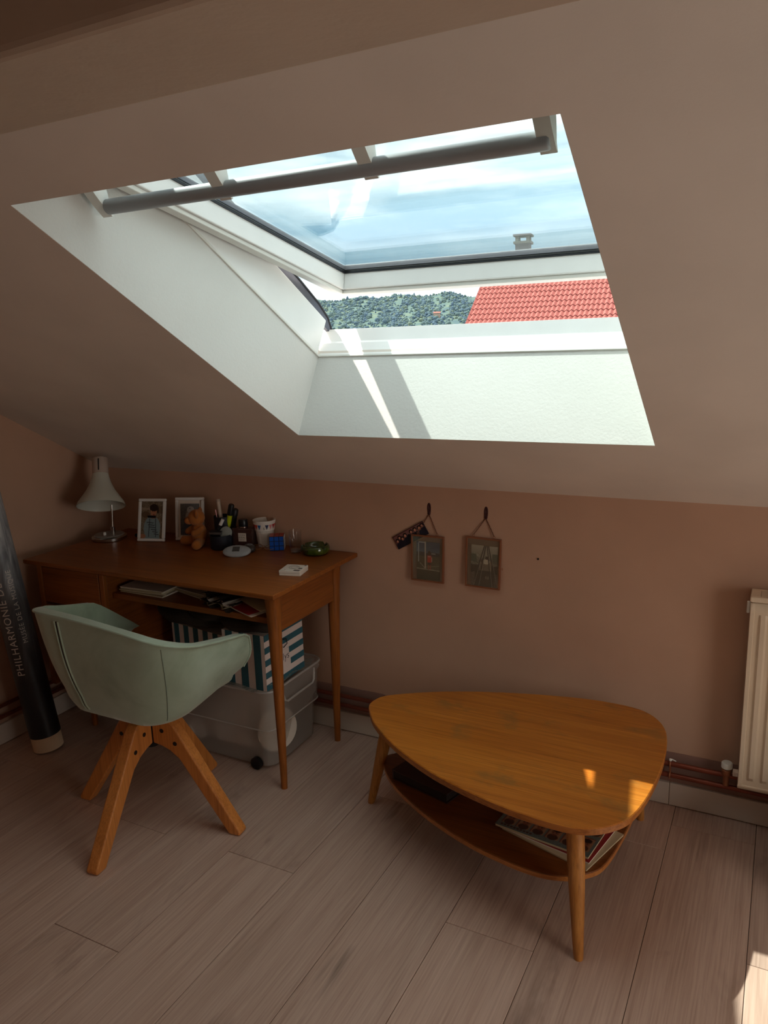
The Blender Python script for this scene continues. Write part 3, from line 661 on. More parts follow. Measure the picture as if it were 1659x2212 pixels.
# ------------------------------------------------------------------ desk lamp
def lamp():
    x, y, z = .198, -.185, .76
    o = thing('desk_lamp', 'white bell-shaped desk lamp with a round chrome base in the desk corner', 'lamp', (x, y, z))
    bm = B(); lathe(bm, [(.068, 0), (.073, .003), (.073, .014), (.068, .018), (.064, .019)], 48); obj('base', bm, M['chrome'], o, smooth=40)
    bm = B(); lathe(bm, [(.063, .0192), (.060, .0225), (.02, .0235)], 48); obj('base_top', bm, plain('grey_enamel', (150, 148, 144), .3, .2), o, smooth=40, label='grey enamelled top of the lamp base')
    bm = B(); lathe(bm, [(.010, .023), (.010, .050), (.006, .052)], 20, mat4((.012, .012, 0))); obj('collar', bm, M['chrome'], o, smooth=40)
    bm = B(); tube(bm, [(.012, .012, .05), (.006, .022, .10), (-.004, .036, .17), (-.002, .030, .235), (.008, .005, .285)], .0042, 10); obj('stem', bm, M['chrome'], o, smooth=60)
    bm = B(); lathe(bm, [(.006, .023), (.006, .033), (.004, .036)], 14, mat4((.004, -.028, 0))); obj('switch', bm, M['white_lac'], o, smooth=40)
    sh = mat4((.028, -.050, .168), math.radians(-25), math.radians(3), math.radians(44))
    pr = [(.098, -.012), (.092, .004), (.077, .026), (.058, .055), (.044, .085), (.036, .110), (.033, .126)]
    inn = [(r-.002, z_) for r, z_ in reversed(pr)]
    bm = B(); lathe(bm, pr+inn, 56, sh, cap=False); lathe(bm, [(.0325, .124), (.001, .1245)], 56, sh, cap=False)
    obj('shade', bm, plain('lamp_white', (206, 208, 196), .38, var=.01), o, smooth=50)
    bm = B(); lathe(bm, [(.0330, .1265), (.0330, .192), (.0305, .195), (.01, .196)], 40, sh); cap = obj('socket_cap', bm, plain('lamp_cap', (196, 180, 168), .4), o, smooth=40)
    a = math.radians(-128)
    bm = B(); box(bm, (.0320, -.0024, .136), (.0337, .0024, .186), sh @ Matrix.Rotation(math.radians(-98), 4, 'Z')); obj('vent_slot', bm, M['black'], cap)
    bm = B(); ball(bm, (0, 0, .05), (.028, .028, .034), 2, None); bmesh.ops.transform(bm, matrix=sh, verts=bm.verts[:]); obj('bulb', bm, plain('bulb_glass', (226, 222, 214), .2), o, smooth=80)
lamp()

# ------------------------------------------------------------------ white photo frames
def photo_frame(loc, rz, W, H, lean, label, cv, mat_w=0):
    o = thing('picture_frame', label, 'picture frame', loc, rz, 'white photo frames on the desk'); o.rotation_euler = (0, 0, rz)
    Lm = mat4((0, 0, 0), -lean)
    bd = .012
    for n, a, b in (('border', (-W/2, -.008, 0), (W/2, .006, bd)), ('border', (-W/2, -.008, H-bd), (W/2, .006, H)), ('border', (-W/2, -.008, bd), (-W/2+bd, .006, H-bd)), ('border', (W/2-bd, -.008, bd), (W/2, .006, H-bd))):
        bm = B(); box(bm, a, b, Lm); obj(n, bm, M['white_lac'], o, bevel=.003)
    bm = B(); box(bm, (-W/2+bd, .0, bd), (W/2-bd, .005, H-bd), Lm); obj('backing', bm, M['paper'] if mat_w else M['black'], o)
    iw, ih = W-2*bd-2*mat_w, H-2*bd-2*mat_w-(mat_w*.6)
    c = cv.mesh('photo', iw, ih, M['colgloss'], o, lambda u, v: tuple(Lm @ Vector((u*iw-iw/2, -.0012, bd+mat_w+v*ih))))
    bm = B(); box(bm, (-.02, .006, .03), (.02, .009, H*.8), Lm @ mat4((0, 0, 0), .0)); box(bm, (-.018, .006, 0), (.018, .009, H*.62), mat4((0, .012, 0), math.radians(-1)) @ mat4((0, H*.27, 0), math.radians(24))); obj('strut', bm, M['black'], o)
def frames_desk():
    cv = Canvas(30, 48, (120, 104, 84)); cv.speck(0, 0, 30, 48, 22, 1)
    cv.rect(0, 8, 14, 11, (150, 130, 108)); cv.rect(18, 6, 30, 14, (104, 86, 66)); cv.ell(6, 17, 6, 4, (96, 76, 58))
    cv.ell(15.5, 34, 11.5, 15, (128, 152, 158)); cv.rect(5, 36, 26, 48, (128, 152, 158))
    for k in range(1, 7): cv.line(6+k*2, 24+k*3, 16+k*1.5, 25+k*3, 1, (56, 66, 74))
    cv.line(12, 22, 11, 46, 1, (60, 72, 80)); cv.line(20, 22, 21, 46, 1, (60, 72, 80))
    cv.rect(14, 17, 20, 22, (150, 98, 72)); cv.ell(17, 13.5, 4.2, 6, (176, 120, 90)); cv.ell(17.5, 8, 6.0, 4.6, (38, 26, 22)); cv.rect(22, 8, 24, 15, (38, 26, 22)); cv.rect(12, 8, 13, 11, (38, 26, 22))
    cv.rect(15, 12, 16, 13, (50, 30, 26)); cv.rect(18, 12, 19, 13, (50, 30, 26)); cv.rect(16, 17, 19, 18, (120, 60, 54)); cv.ell(3, 45, 4, 3, (170, 116, 88))
    photo_frame((.410, -.158, .761), math.radians(17), .122, .180, math.radians(16), 'white picture frame with colour portrait of a dark-haired person in patterned shirt', cv)
    cv = Canvas(26, 36, (92, 94, 96)); cv.grad(0, 36, (104, 104, 102), (70, 76, 84)); cv.speck(0, 0, 26, 36, 8, 2)
    cv.ell(13, 14, 6, 8, (128, 118, 112)); cv.ell(14, 7, 5, 4, (176, 172, 168)); cv.rect(12, 5, 14, 6, (90, 90, 90)); cv.ell(13, 32, 12, 12, (66, 76, 92)); cv.ell(11, 15, 4, 5, (160, 150, 144))
    photo_frame((.556, -.082, .761), math.radians(20), .125, .180, math.radians(11), 'white picture frame with grey photo half hidden behind the brown teddy bear', cv, .009)
frames_desk()

# ------------------------------------------------------------------ teddy bear
def teddy():
    o = thing('teddy_bear', 'small brown plush teddy bear sitting against the second white frame', 'plush toy', (.655, -.135, .7605), math.radians(-115))
    fur = plain('brown_plush', (184, 110, 44), .95, var=.08, bump=.8, bs=500, sheen=.15)
    # local +x is where the bear looks
    bm = B(); ball(bm, (0, 0, .050), (.032, .034, .046), 3); obj('body', bm, fur, o, smooth=180)
    bm = B(); ball(bm, (.006, 0, .117), (.034, .033, .034), 3); ball(bm, (.036, 0, .106), (.020, .019, .017), 3); hm = Matrix.Rotation(math.radians(-38), 4, 'Z'); bmesh.ops.transform(bm, matrix=hm, verts=bm.verts[:]); head = obj('head', bm, fur, o, smooth=180)
    for s in (-1, 1):
        bm = B(); ball(bm, (0, 0, 0), (.008, .016, .019), 2, None); bmesh.ops.transform(bm, matrix=hm @ mat4((-.002, s*.029, .136), math.radians(-s*38), 0, s*.2), verts=bm.verts[:]); obj('ear', bm, fur, o, smooth=180)
        bm = B(); ball(bm, hm @ Vector((.034, s*.013, .121)), .0034, 2); obj('eye', bm, M['black'], head, smooth=180)
        bm = B(); tube(bm, [(-.004, s*.030, .080), (.018, s*.034, .066), (.036, s*.026, .060), (.044, s*.022, .062)], [.010, .0135, .0135, .008], 14); obj('arm', bm, fur, o, smooth=80)
        bm = B(); tube(bm, [(.0, s*.018, .022), (.022, s*.036, .020), (.038, s*.054, .019), (.046, s*.064, .020), (.049, s*.069, .021)], [.016, .019, .019, .018, .010], 16); obj('leg', bm, fur, o, smooth=80)
    bm = B(); ball(bm, hm @ Vector((.055, 0, .110)), (.005, .005, .004), 2); obj('nose', bm, M['black'], head, smooth=180)
teddy()

# ------------------------------------------------------------------ pencil pot and its contents
def pencil_pot():
    X, Y, Z = .752, -.105, .7605
    o = thing('pencil_pot', 'dark navy two-tier pencil pot between the teddy bear and perfume bottle', 'pen holder', (X, Y, Z), math.radians(20))
    nv = plain('navy_mesh', (20, 26, 40), .6)
    bm = B(); lathe(bm, [(.030, 0), (.036, .004), (.038, .118), (.036, .118), (.033, .010), (.002, .008)], 32, mat4((-.006, .034, 0))); obj('tall_cup', bm, nv, o, smooth=40)
    bm = B(); lathe(bm, [(.038, 0), (.043, .004), (.045, .058), (.043, .058), (.040, .010), (.002, .008)], 32, mat4((.004, -.036, 0))); obj('low_dish', bm, nv, o, smooth=40)
    def pen(name, label, cat, p0, p1, r, mat, cap=None, capmat=None):
        t = thing(name, label, cat, p0); d = Vector(p1)-Vector(p0); bm = B(); tube(bm, [(0, 0, 0), d*(1 if not cap else 1-cap)], r, 14); obj('barrel', bm, mat, t, smooth=50)
        if cap: bm = B(); tube(bm, [d*(1-cap+.002), d*.97, d], [r*1.15, r*1.15, r*.9], 14); obj('cap', bm, capmat, t, smooth=50)
    b = Vector((X-.018, Y+.03, Z+.012))
    pen('white_marker', 'thick off-white tube standing tall in the pencil pot', 'pen', b, b+Vector((-.024, .006, .172)), .0085, plain('offwhite_tube', (214, 196, 178), .5), .06, plain('tube_cap', (196, 176, 160), .5))
    pen('thin_pen', 'thin pinkish metal pen beside the thick white tube in the pot', 'pen', b+Vector((-.006, -.015, 0)), b+Vector((-.024, -.014, .132)), .0028, plain('pink_metal', (206, 150, 150), .3, .5))
    pen('highlighter', 'yellow highlighter with black cap leaning in the pencil pot', 'marker', b+Vector((.008, -.004, 0)), b+Vector((.056, -.008, .158)), .0105, plain('highlighter_yellow', (206, 216, 30), .4), .28, M['black'])
    pen('dark_marker', 'fat black marker standing at the right side of the pencil pot', 'marker', b+Vector((.024, .008, 0)), b+Vector((.056, .012, .136)), .0125, plain('dark_barrel', (24, 34, 34), .5), .2, M['black'])
    t = thing('earphone_disc', 'round pale grey disc leaning in the low dish of the pencil pot', 'gadget', (X+.038, Y-.026, Z+.064), 0); bm = B(); lathe(bm, [(.022, -.006), (.025, -.003), (.025, .003), (.020, .006)], 32, mat4((0, 0, 0), math.radians(68), 0, .4)); obj('disc', bm, plain('grey_disc', (150, 156, 150), .5), t, smooth=50)
    t = thing('silver_tin', 'small flat silver tin lying on the low dish', 'tin', (X+.002, Y-.040, Z+.058), math.radians(15)); bm = B(); box(bm, (-.026, -.016, 0), (.026, .016, .011)); obj('tin_body', bm, plain('tin_metal', (130, 132, 134), .35, .8), t, bevel=.003); bm = B(); box(bm, (-.0265, -.0165, .0115), (.0265, .0165, .015)); obj('lid', bm, plain('tin_lid', (60, 62, 66), .35, .6), t, bevel=.002)
    t = thing('glue_stick', 'small white and dark stick leaning on the silver tin', 'glue stick', (X+.008, Y-.036, Z+.076), 0); d = Vector((.020, .010, .042)); bm = B(); tube(bm, [(0, 0, 0), d*.45], .006, 14); obj('tube_body', bm, M['black'], t, smooth=50); bm = B(); tube(bm, [d*.46, d], .0068, 14); obj('cap', bm, M['white_lac'], t, smooth=50)
pencil_pot()

# ------------------------------------------------------------------ perfume, cup, cube, glass, ashtray ...
def perfume():
    o = thing('perfume_bottle', 'square dark perfume bottle with black round cap and small white label', 'bottle', (.842, -.085, .7605), math.radians(16))
    bm = B(); box(bm, (-.044, -.017, 0), (.044, .021, .080)); obj('bottle', bm, glossmix('smoked_glass', (.60, .48, .46), f0=.08, body=(110, 78, 74), body_w=.35), o, bevel=.004)
    bm = B(); box(bm, (-.030, -.006, .006), (.030, .010, .070)); obj('perfume', bm, plain('perfume_liquid', (84, 52, 44), .3), o, bevel=.003)
    bm = B(); lathe(bm, [(.018, .0805), (.018, .085)], 28, mat4((0, .002, 0))); obj('neck', bm, M['chrome'], o, smooth=40)
    bm = B(); lathe(bm, [(.018, .0855), (.0185, .087), (.0185, .111), (.017, .113)], 32, mat4((0, .002, 0))); obj('cap', bm, plain('cap_black', (16, 20, 28), .35), o, smooth=40)
    bm = B(); box(bm, (-.0165, -.0178, .026), (.0165, -.0172, .060)); lb = obj('paper_label', bm, M['paper'], o)
    ink = plain('ink', (44, 34, 32), .7)
    text('label_text', "L'HOMME", .0075, ink, lb, lambda x, y: (x-.0145, -.0181, .0495+y), .78)
    text('label_text', "IDÉAL", .0105, ink, lb, lambda x, y: (x-.0150, -.0181, .0385+y), .92)
    text('label_text', "PARFUM", .0055, ink, lb, lambda x, y: (x-.0130, -.0181, .0310+y), .95)
perfume()
def cup():
    o = thing('beaker', 'white faceted beaker printed with a red and blue bunting garland', 'cup', (.912, -.038, .7605))
    H = .108; n = 80; wh = plain('matt_white_ceramic', (240, 234, 226), .5, var=.01)
    def rad(z): return .030+.0135*(z/H)**1.0
    bm = B(); rs = []
    zs = [0, .003, .02, .04, .058, .064, .0665, .07, .085, .099, .105, .108]
    for z in zs:
        fac = 1 if z < .062 else (0 if z > .066 else .5); ring = []
        for j in range(n):
            a = 2*PI*j/n; r = rad(z)+(.0012 if z > .064 else 0)+(.0015 if z > .097 else 0)
            k = math.cos(PI/9)/math.cos((a % (2*PI/9))-PI/9)
            r2 = r*(1-fac)+fac*r*k*.985+0; ring.append((r2*math.cos(a), r2*math.sin(a), z))
        rs.append(ring)
    for z in (.108, .095, .02, .004): rs.append([((rad(z)-.0015)*math.cos(2*PI*j/n), (rad(z)-.0015)*math.sin(2*PI*j/n), z) for j in range(n)])
    rings(bm, rs); obj('cup_body', bm, wh, o, smooth=35)
    cols = [(36, 50, 96), (228, 140, 140), (190, 26, 36), (226, 66, 34), (30, 96, 160), (200, 40, 40), (36, 50, 96), (228, 140, 140), (190, 26, 36), (226, 66, 34), (30, 96, 160), (200, 40, 40), (36, 50, 96), (228, 140, 140)]
    fm = {}
    for i in range(14):
        a0 = math.radians(-164+i*20.5); w_ = .165
        if 5 == i: 
            text('cup_text', 'S', .014, fm.setdefault('ink', plain('cup_ink', (60, 54, 50), .6)), o, lambda x, y, a0=a0: ((rad(.09)+.0032)*math.cos(a0+x/.043), (rad(.09)+.0032)*math.sin(a0+x/.043), .074+y)); continue
        bm = B(); c = cols[i]
        def P(a, z): r = rad(z)+.0030; return (r*math.cos(a), r*math.sin(a), z)
        v = [bm.verts.new(P(a0-w_/1.0+2*w_*k/4, .093)) for k in range(5)]; b = bm.verts.new(P(a0, .073))
        for k in range(4): bm.faces.new((v[k], v[k+1], b))
        if c not in fm: fm[c] = plain('flag_print', c, .5, var=.01)
        obj('flag', bm, fm[c], o)
cup()
def cube_puzzle():
    o = thing('puzzle_cube', 'colour puzzle cube showing a blue face with a red top', 'toy', (.990, -.066, .7605), math.radians(30))
    s = .057; bm = B(); box(bm, (-s/2, -s/2, 0), (s/2, s/2, s)); obj('core', bm, M['black'], o, bevel=.002)
    bl = plain('sticker_blue', (16, 84, 184), .35, var=.02); rd = plain('sticker_red', (176, 60, 52), .4, var=.02); wh = plain('sticker_white', (220, 220, 220), .4)
    q = s/3; e = .0014
    for i in range(3):
        for j in range(3):
            x0, z0 = -s/2+i*q+e, j*q+e
            for m_, a, b in ((bl, (x0, -s/2-.0007, z0), (x0+q-2*e, -s/2-.0001, z0+q-2*e)), (rd, (x0, -s/2+j*q+e, s+.0001), (x0+q-2*e, -s/2+(j+1)*q-e, s+.0007)),
                             (wh, (s/2+.0001, -s/2+i*q+e, z0), (s/2+.0007, -s/2+(i+1)*q-e, z0+q-2*e))):
                bm = B(); box(bm, a, b); obj('sticker', bm, m_, o)
cube_puzzle()
def shot_glass():
    o = thing('shot_glass', 'small clear cut-glass tumbler beside the puzzle cube', 'glass', (1.088, -.082, .7605))
    bm = B(); n = 40; rs = []
    for r, z, f in ((.020, 0, 0), (.0225, .003, 0), (.0235, .012, 0), (.0225, .014, 1), (.0225, .03, 1), (.0225, .048, 1), (.0238, .052, 0), (.0245, .088, 0), (.0230, .088, 0), (.0215, .052, 0), (.0200, .014, 0), (.001, .013, 0)):
        rs.append([((r+f*.0012*(1 if (j//2) % 2 else -1))*math.cos(2*PI*j/n), (r+f*.0012*(1 if (j//2) % 2 else -1))*math.sin(2*PI*j/n), z) for j in range(n)])
    rings(bm, rs); obj('glass_body', bm, M['clear'], o, smooth=30)
    bm = B(); lathe(bm, [(.0195, .004), (.0200, .0115)], 32); obj('thick_base', bm, glossmix('base_glass', (.8, .8, .8), f0=.1, body=(200, 200, 200), body_w=.25), o, smooth=30)
shot_glass()
def ashtray():
    o = thing('ashtray', 'round glazed dark green ceramic ashtray with notched rim near desk corner', 'ashtray', (1.170, -.070, .7605))
    t = MT('green_glaze'); v = t.coord((1, 1, 1), False); f = t.noise(v, 30, 4); t.set(base=t.ramp(f, [(.3, rgb(26, 40, 10)), (.6, rgb(58, 78, 22)), (.75, rgb(96, 104, 40))]), rough=.12, spec=.6, coat=.6)
    n = 96; bm = B(); rs = []
    prof = [(.040, 0), (.050, .004), (.0555, .014), (.0565, .022), (.054, .032), (.0525, .0345), (.050, .035), (.0475, .033), (.0465, .022), (.043, .012), (.036, .008), (.002, .007)]
    for r, z in prof:
        ring = []
        for j in range(n):
            a = 2*PI*j/n; d = min(abs((a-b+PI) % (2*PI)-PI) for b in (math.radians(-140), math.radians(-20), math.radians(75), math.radians(178))); nt = max(0, 1-(d/.16)**2)
            zz = z-(.011*nt if z > .028 else 0); ring.append((r*math.cos(a), r*math.sin(a), zz))
        rs.append(ring)
    rings(bm, rs); obj('bowl', bm, t.m, o, smooth=50)
ashtray()
def white_pack():
    o = thing('card_box', 'small flat white box with printed top at the front right of the desk', 'box', (1.2365, -.318, .7605), math.radians(12))
    bm = B(); box(bm, (-.039, -.040, 0), (.039, .040, .0085)); obj('box_base', bm, M['paper'], o, bevel=.001)
    bm = B(); box(bm, (-.0395, -.0405, .009), (.0395, .0405, .018)); ld = obj('lid', bm, M['paper'], o, bevel=.001)
    gr = plain('grey_print', (150, 140, 134), .6); dk = plain('dark_print', (96, 86, 82), .6)
    bm = B(); tube(bm, [(.0+.018*math.cos(2*PI*i/36), .006+.018*math.sin(2*PI*i/36), .0182) for i in range(36)], .0009, 6, True); tube(bm, [(.0+.012*math.cos(2*PI*i/36), .006+.012*math.sin(2*PI*i/36), .0182) for i in range(36)], .0006, 6, True); obj('ring_emblem', bm, gr, ld)
    for a, b in (((.012, -.036, .0181), (.034, -.022, .0184)), ((.020, -.010, .0181), (.034, .002, .0184)), ((.028, .030, .0181), (.036, .036, .0184))):
        bm = B(); box(bm, a, b); obj('small_print', bm, dk, ld)
    bm = B(); tube(bm, [(-.032, -.036, .0182), (-.022, -.038, .0182), (-.020, -.026, .0182), (-.028, -.022, .0182)], .0005, 6); obj('corner_mark', bm, gr, ld)
white_pack()
def small_gadgets():
    o = thing('oval_alarm_clock', 'oval light grey alarm clock lying on the desk with tiny square display', 'clock', (.900, -.208, .778), math.radians(24), rx=math.radians(34))
    bm = B(); ball(bm, (0, 0, 0), (.056, .030, .012), 3); obj('case', bm, plain('pale_grey_plastic', (166, 172, 176), .4, var=.01), o, smooth=180)
    bm = B(); box(bm, (-.015, -.010, .0095), (.013, .014, .0122)); s = obj('display', bm, plain('lcd', (86, 86, 84), .3), o, bevel=.001)
    bm = B(); lathe(bm, [(.008, .0098), (.008, .0110)], 20, mat4((-.036, 0, -.002))); obj('button', bm, plain('pale_button', (150, 156, 160), .4), o, smooth=40)
    o = thing('computer_mouse', 'small dark rounded gadget with ring marks behind the oval clock', 'gadget', (.905, -.135, .7605), math.radians(-35))
    bm = B(); ball(bm, (0, 0, .012), (.034, .022, .018), 3); bmesh.ops.bisect_plane(bm, geom=bm.verts[:]+bm.edges[:]+bm.faces[:], plane_co=(0, 0, 0), plane_no=(0, 0, -1), clear_outer=True); obj('shell', bm, plain('dark_grey_shell', (72, 66, 64), .35), o, smooth=180)
    bm = B(); tube(bm, [(.010+.009*math.cos(2*PI*i/24), .009*math.sin(2*PI*i/24), .0292) for i in range(24)], .0012, 6, True); obj('ring', bm, M['alu'], o)
    # gold wire spectacles, folded
    o = thing('spectacles', 'thin gold wire spectacles folded in front of the bunting beaker', 'glasses', (.952, -.118, .7625), math.radians(14), rx=math.radians(-62))
    g = plain('gold_wire', (196, 150, 90), .3, .9)
    for s in (-1, 1):
        bm = B(); tube(bm, [(s*.026+.021*math.cos(2*PI*i/28), .0+.004*math.sin(2*PI*i/28), .021+.0185*math.sin(2*PI*i/28)) for i in range(28)], .0011, 6, True); r = obj('rim', bm, g, o)
        bm = B(); lathe(bm, [(.020, -.0004), (.020, .0004)], 24, mat4((s*.026, 0, .021), math.radians(90))); obj('lens', bm, M['clear'], r)
        bm = B(); tube(bm, [(s*.048, .002, .026), (s*.050, .010, .026), (s*.02, .016+s*.004, .018), (-s*.05, .018+s*.004, .006)], .0010, 6); obj('temple', bm, g, o)
    bm = B(); tube(bm, [(-.005, 0, .024), (0, -.001, .028), (.005, 0, .024)], .0011, 6); obj('bridge', bm, g, o)
    o = thing('wooden_toy_car', 'tiny dark brown toy with round black wheel between lamp and photo frame', 'toy', (.305, -.10, .7605), math.radians(15))
    bm = B(); prism(bm, [(-.03, .006), (.03, .006), (.03, .016), (.012, .026), (-.014, .026), (-.03, .018)], -.014, .014, XZ); obj('body', bm, M['deskx'], o, bevel=.002)
    for x in (-.018, .018):
        for y in (-.017, .017):
            bm = B(); lathe(bm, [(.008, -.003), (.008, .003)], 20, mat4((x, y, .0085), math.radians(90))); obj('wheel', bm, M['black'], o, smooth=40)
small_gadgets()

# ------------------------------------------------------------------ armchair
def chair():
    cx, cy = .944, -.774
    o = thing('tub_chair', 'sage green velvet tub chair with four splayed wooden legs at the desk', 'chair', (cx, cy, 0))
    def pt(u, top):
        """outline around the shell: u 0 = front of left arm, .5 = middle of back, 1 = front of right arm"""
        if top: x0, x1, yb, yf, r, zb, zf = -.392, .262, -.150, .215, .13, .716, .645
        else: x0, x1, yb, yf, r, zb, zf = -.268, .172, -.118, .185, .11, .402, .492
        segs = [yf-yb-r, PI/2*r, (x1-x0)-2*r, PI/2*r, yf-yb-r]; Lt = sum(segs); s = u*Lt
        if s < segs[0]: p = (x0, yf-s); k = 0
        elif s < segs[0]+segs[1]: a = (s-segs[0])/r; p = (x0+r-r*math.cos(a), yb+r-r*math.sin(a)); k = .5
        elif s < sum(segs[:3]): p = (x0+r+(s-segs[0]-segs[1]), yb); k = 1
        elif s < sum(segs[:4]): a = (s-sum(segs[:3]))/r; p = (x1-r+r*math.sin(a), yb+r-r*math.cos(a))
        else: p = (x1, yb+r+(s-sum(segs[:4])))
        f = min(1, max(0, (p[1]-yb)/(yf-yb)))
        z = zb+(zf-zb)*f**(.8 if top else 1.4)
        if not top: p = (p[0]+(.063 if p[0] > 0 else -.06)*f**1.1, p[1])
        if top:
            z += .012*math.cos(2*PI*(u-.5))-.002-.020*p[0]/.3*(1-f*.4)
            d = (1-u)/.03
            if d < 1: z -= .014*(1-d)**2.2
            d = u/.06
            if d < 1: z -= .15*(1-d)**1.1
        if u < .06: p = (p[0], p[1]+.12*(1-u/.06)*(1 if top else .5))
        return Vector((p[0], p[1], z))
    NU, NV = 96, 16
    grid = []
    for i in range(NU+1):
        u = i/NU; a, b = pt(u, False), pt(u, True); row = []
        c0 = Vector((-.015, .03, .388))
        for k in range(4):                       # underside, from centre to lower edge
            t = k/4; q = c0.lerp(a, t); q.z = .388+(a.z-.388)*t**3; row.append(q)
        for k in range(NV+1):
            t = k/NV; q = a.lerp(b, t); out = Vector((q.x, q.y+.02, 0)).normalized() if k else Vector((0, 0, 0))
            bul = .028*math.sin(PI*t)**.9*(1-t*.45); q += out*bul
            if t < .18: q.z = a.z+(b.z-a.z)*t*.75
            row.append(q)
        grid.append(row)
    bm = B(); rings(bm, grid, False, False); bmesh.ops.remove_doubles(bm, verts=bm.verts[:], dist=.0005)
    bm.normal_update()
    me = bpy.data.meshes.new('shell'); bmesh.ops.recalc_face_normals(bm, faces=bm.faces[:]); bm.to_mesh(me); bm.free(); me.materials.append(M['velvet'])
    for p in me.polygons: p.use_smooth = True
    sh = bpy.data.objects.new('shell', me); C.objects.link(sh); sh.parent = o
    md = sh.modifiers.new('thick', 'SOLIDIFY'); md.thickness = .030; md.offset = -1
    bv = sh.modifiers.new('bev', 'BEVEL'); bv.width = .0125; bv.segments = 4; bv.limit_method = 'ANGLE'; bv.angle_limit = math.radians(50)
    rim = [g_[-1]+Vector((0, 0, -.004)) for g_ in grid]
    bm = B(); tube(bm, [p+Vector((p.x, p.y, 0)).normalized()*.001 for p in rim], .0045, 8); obj('piping', bm, M['velvet'], sh, smooth=80)
    # front edge piping of the right arm and left arm
    for i in (0, NU):
        bm = B(); tube(bm, [p+Vector((0, .001, 0)) for p in grid[i][6:]], .0042, 8); obj('piping', bm, M['velvet'], sh, smooth=80)
    # seams: right one thin and stitched, left one an open welt
    def seam(u, nm, mat, r, off, sweep=0):
        pts = []
        for k in range(5, 4+NV):
            uu = u+sweep*((k-4)/NV-.2); i = max(0, min(NU, uu*NU)); i0 = int(i); f = i-i0; a = grid[i0][k]; b = grid[min(NU, i0+1)][k]; q = a.lerp(b, f)
            pts.append(q+Vector((q.x, q.y+.02, 0)).normalized()*off)
        bm = B(); tube(bm, pts, r, 8); return obj(nm, bm, mat, sh, smooth=80)
    seam(.716, 'seam', plain('seam_thread', (104, 112, 98), .9), .0012, .0003)
    seam(.412, 'welt', M['black'], .0026, .0004, -.03); seam(.406, 'welt', M['velvet'], .0044, .0010, -.03); seam(.418, 'welt', M['velvet'], .0036, .0006, -.03)
    # seat cushion
    bm = B(); r = bmesh.ops.create_cube(bm, size=1); bmesh.ops.transform(bm, matrix=Matrix.Translation((-.02, .07, .462)) @ Matrix.Diagonal((.40, .34, .085, 1)), verts=bm.verts[:]); obj('seat_cushion', bm, M['velvet'], o, smooth=60, bevel=.03, seg=5)
    bm = B(); lathe(bm, [(.022, .262), (.024, .266), (.024, .375), (.06, .378), (.06, .384)], 24); obj('hub', bm, M['darkmetal'], o, smooth=40)
    prof = [(.020, .376), (.060, .380), (.086, .371), (.107, .350), (.330, .012), (.326, .0), (.286, .0), (.280, .010), (.118, .238), (.085, .262), (.050, .275), (.020, .280)]
    feet = [(.033, -.313), (.307, .033), (-.302, -.028), (-.036, .307)]
    for i, (fx, fy) in enumerate(feet):
        a = math.atan2(fy, fx); m_ = Matrix.Rotation(a, 4, 'Z')
        bm = B(); prism(bm, prof, -.021, .021, m_ @ Matrix(((1, 0, 0, 0), (0, 0, 1, 0), (0, 1, 0, 0), (0, 0, 0, 1)))); lg = obj('leg', bm, M['beech'], o, bevel=.006, seg=3)
        for r_, z_ in ((.060, .330), (.108, .292)):
            for s in (-1, 1):
                bm = B(); lathe(bm, [(.0072, -.0012), (.0072, .0012)], 18, m_ @ mat4((r_, s*.0212, z_), math.radians(90))); obj('bolt', bm, M['black'], lg, smooth=40)
chair()

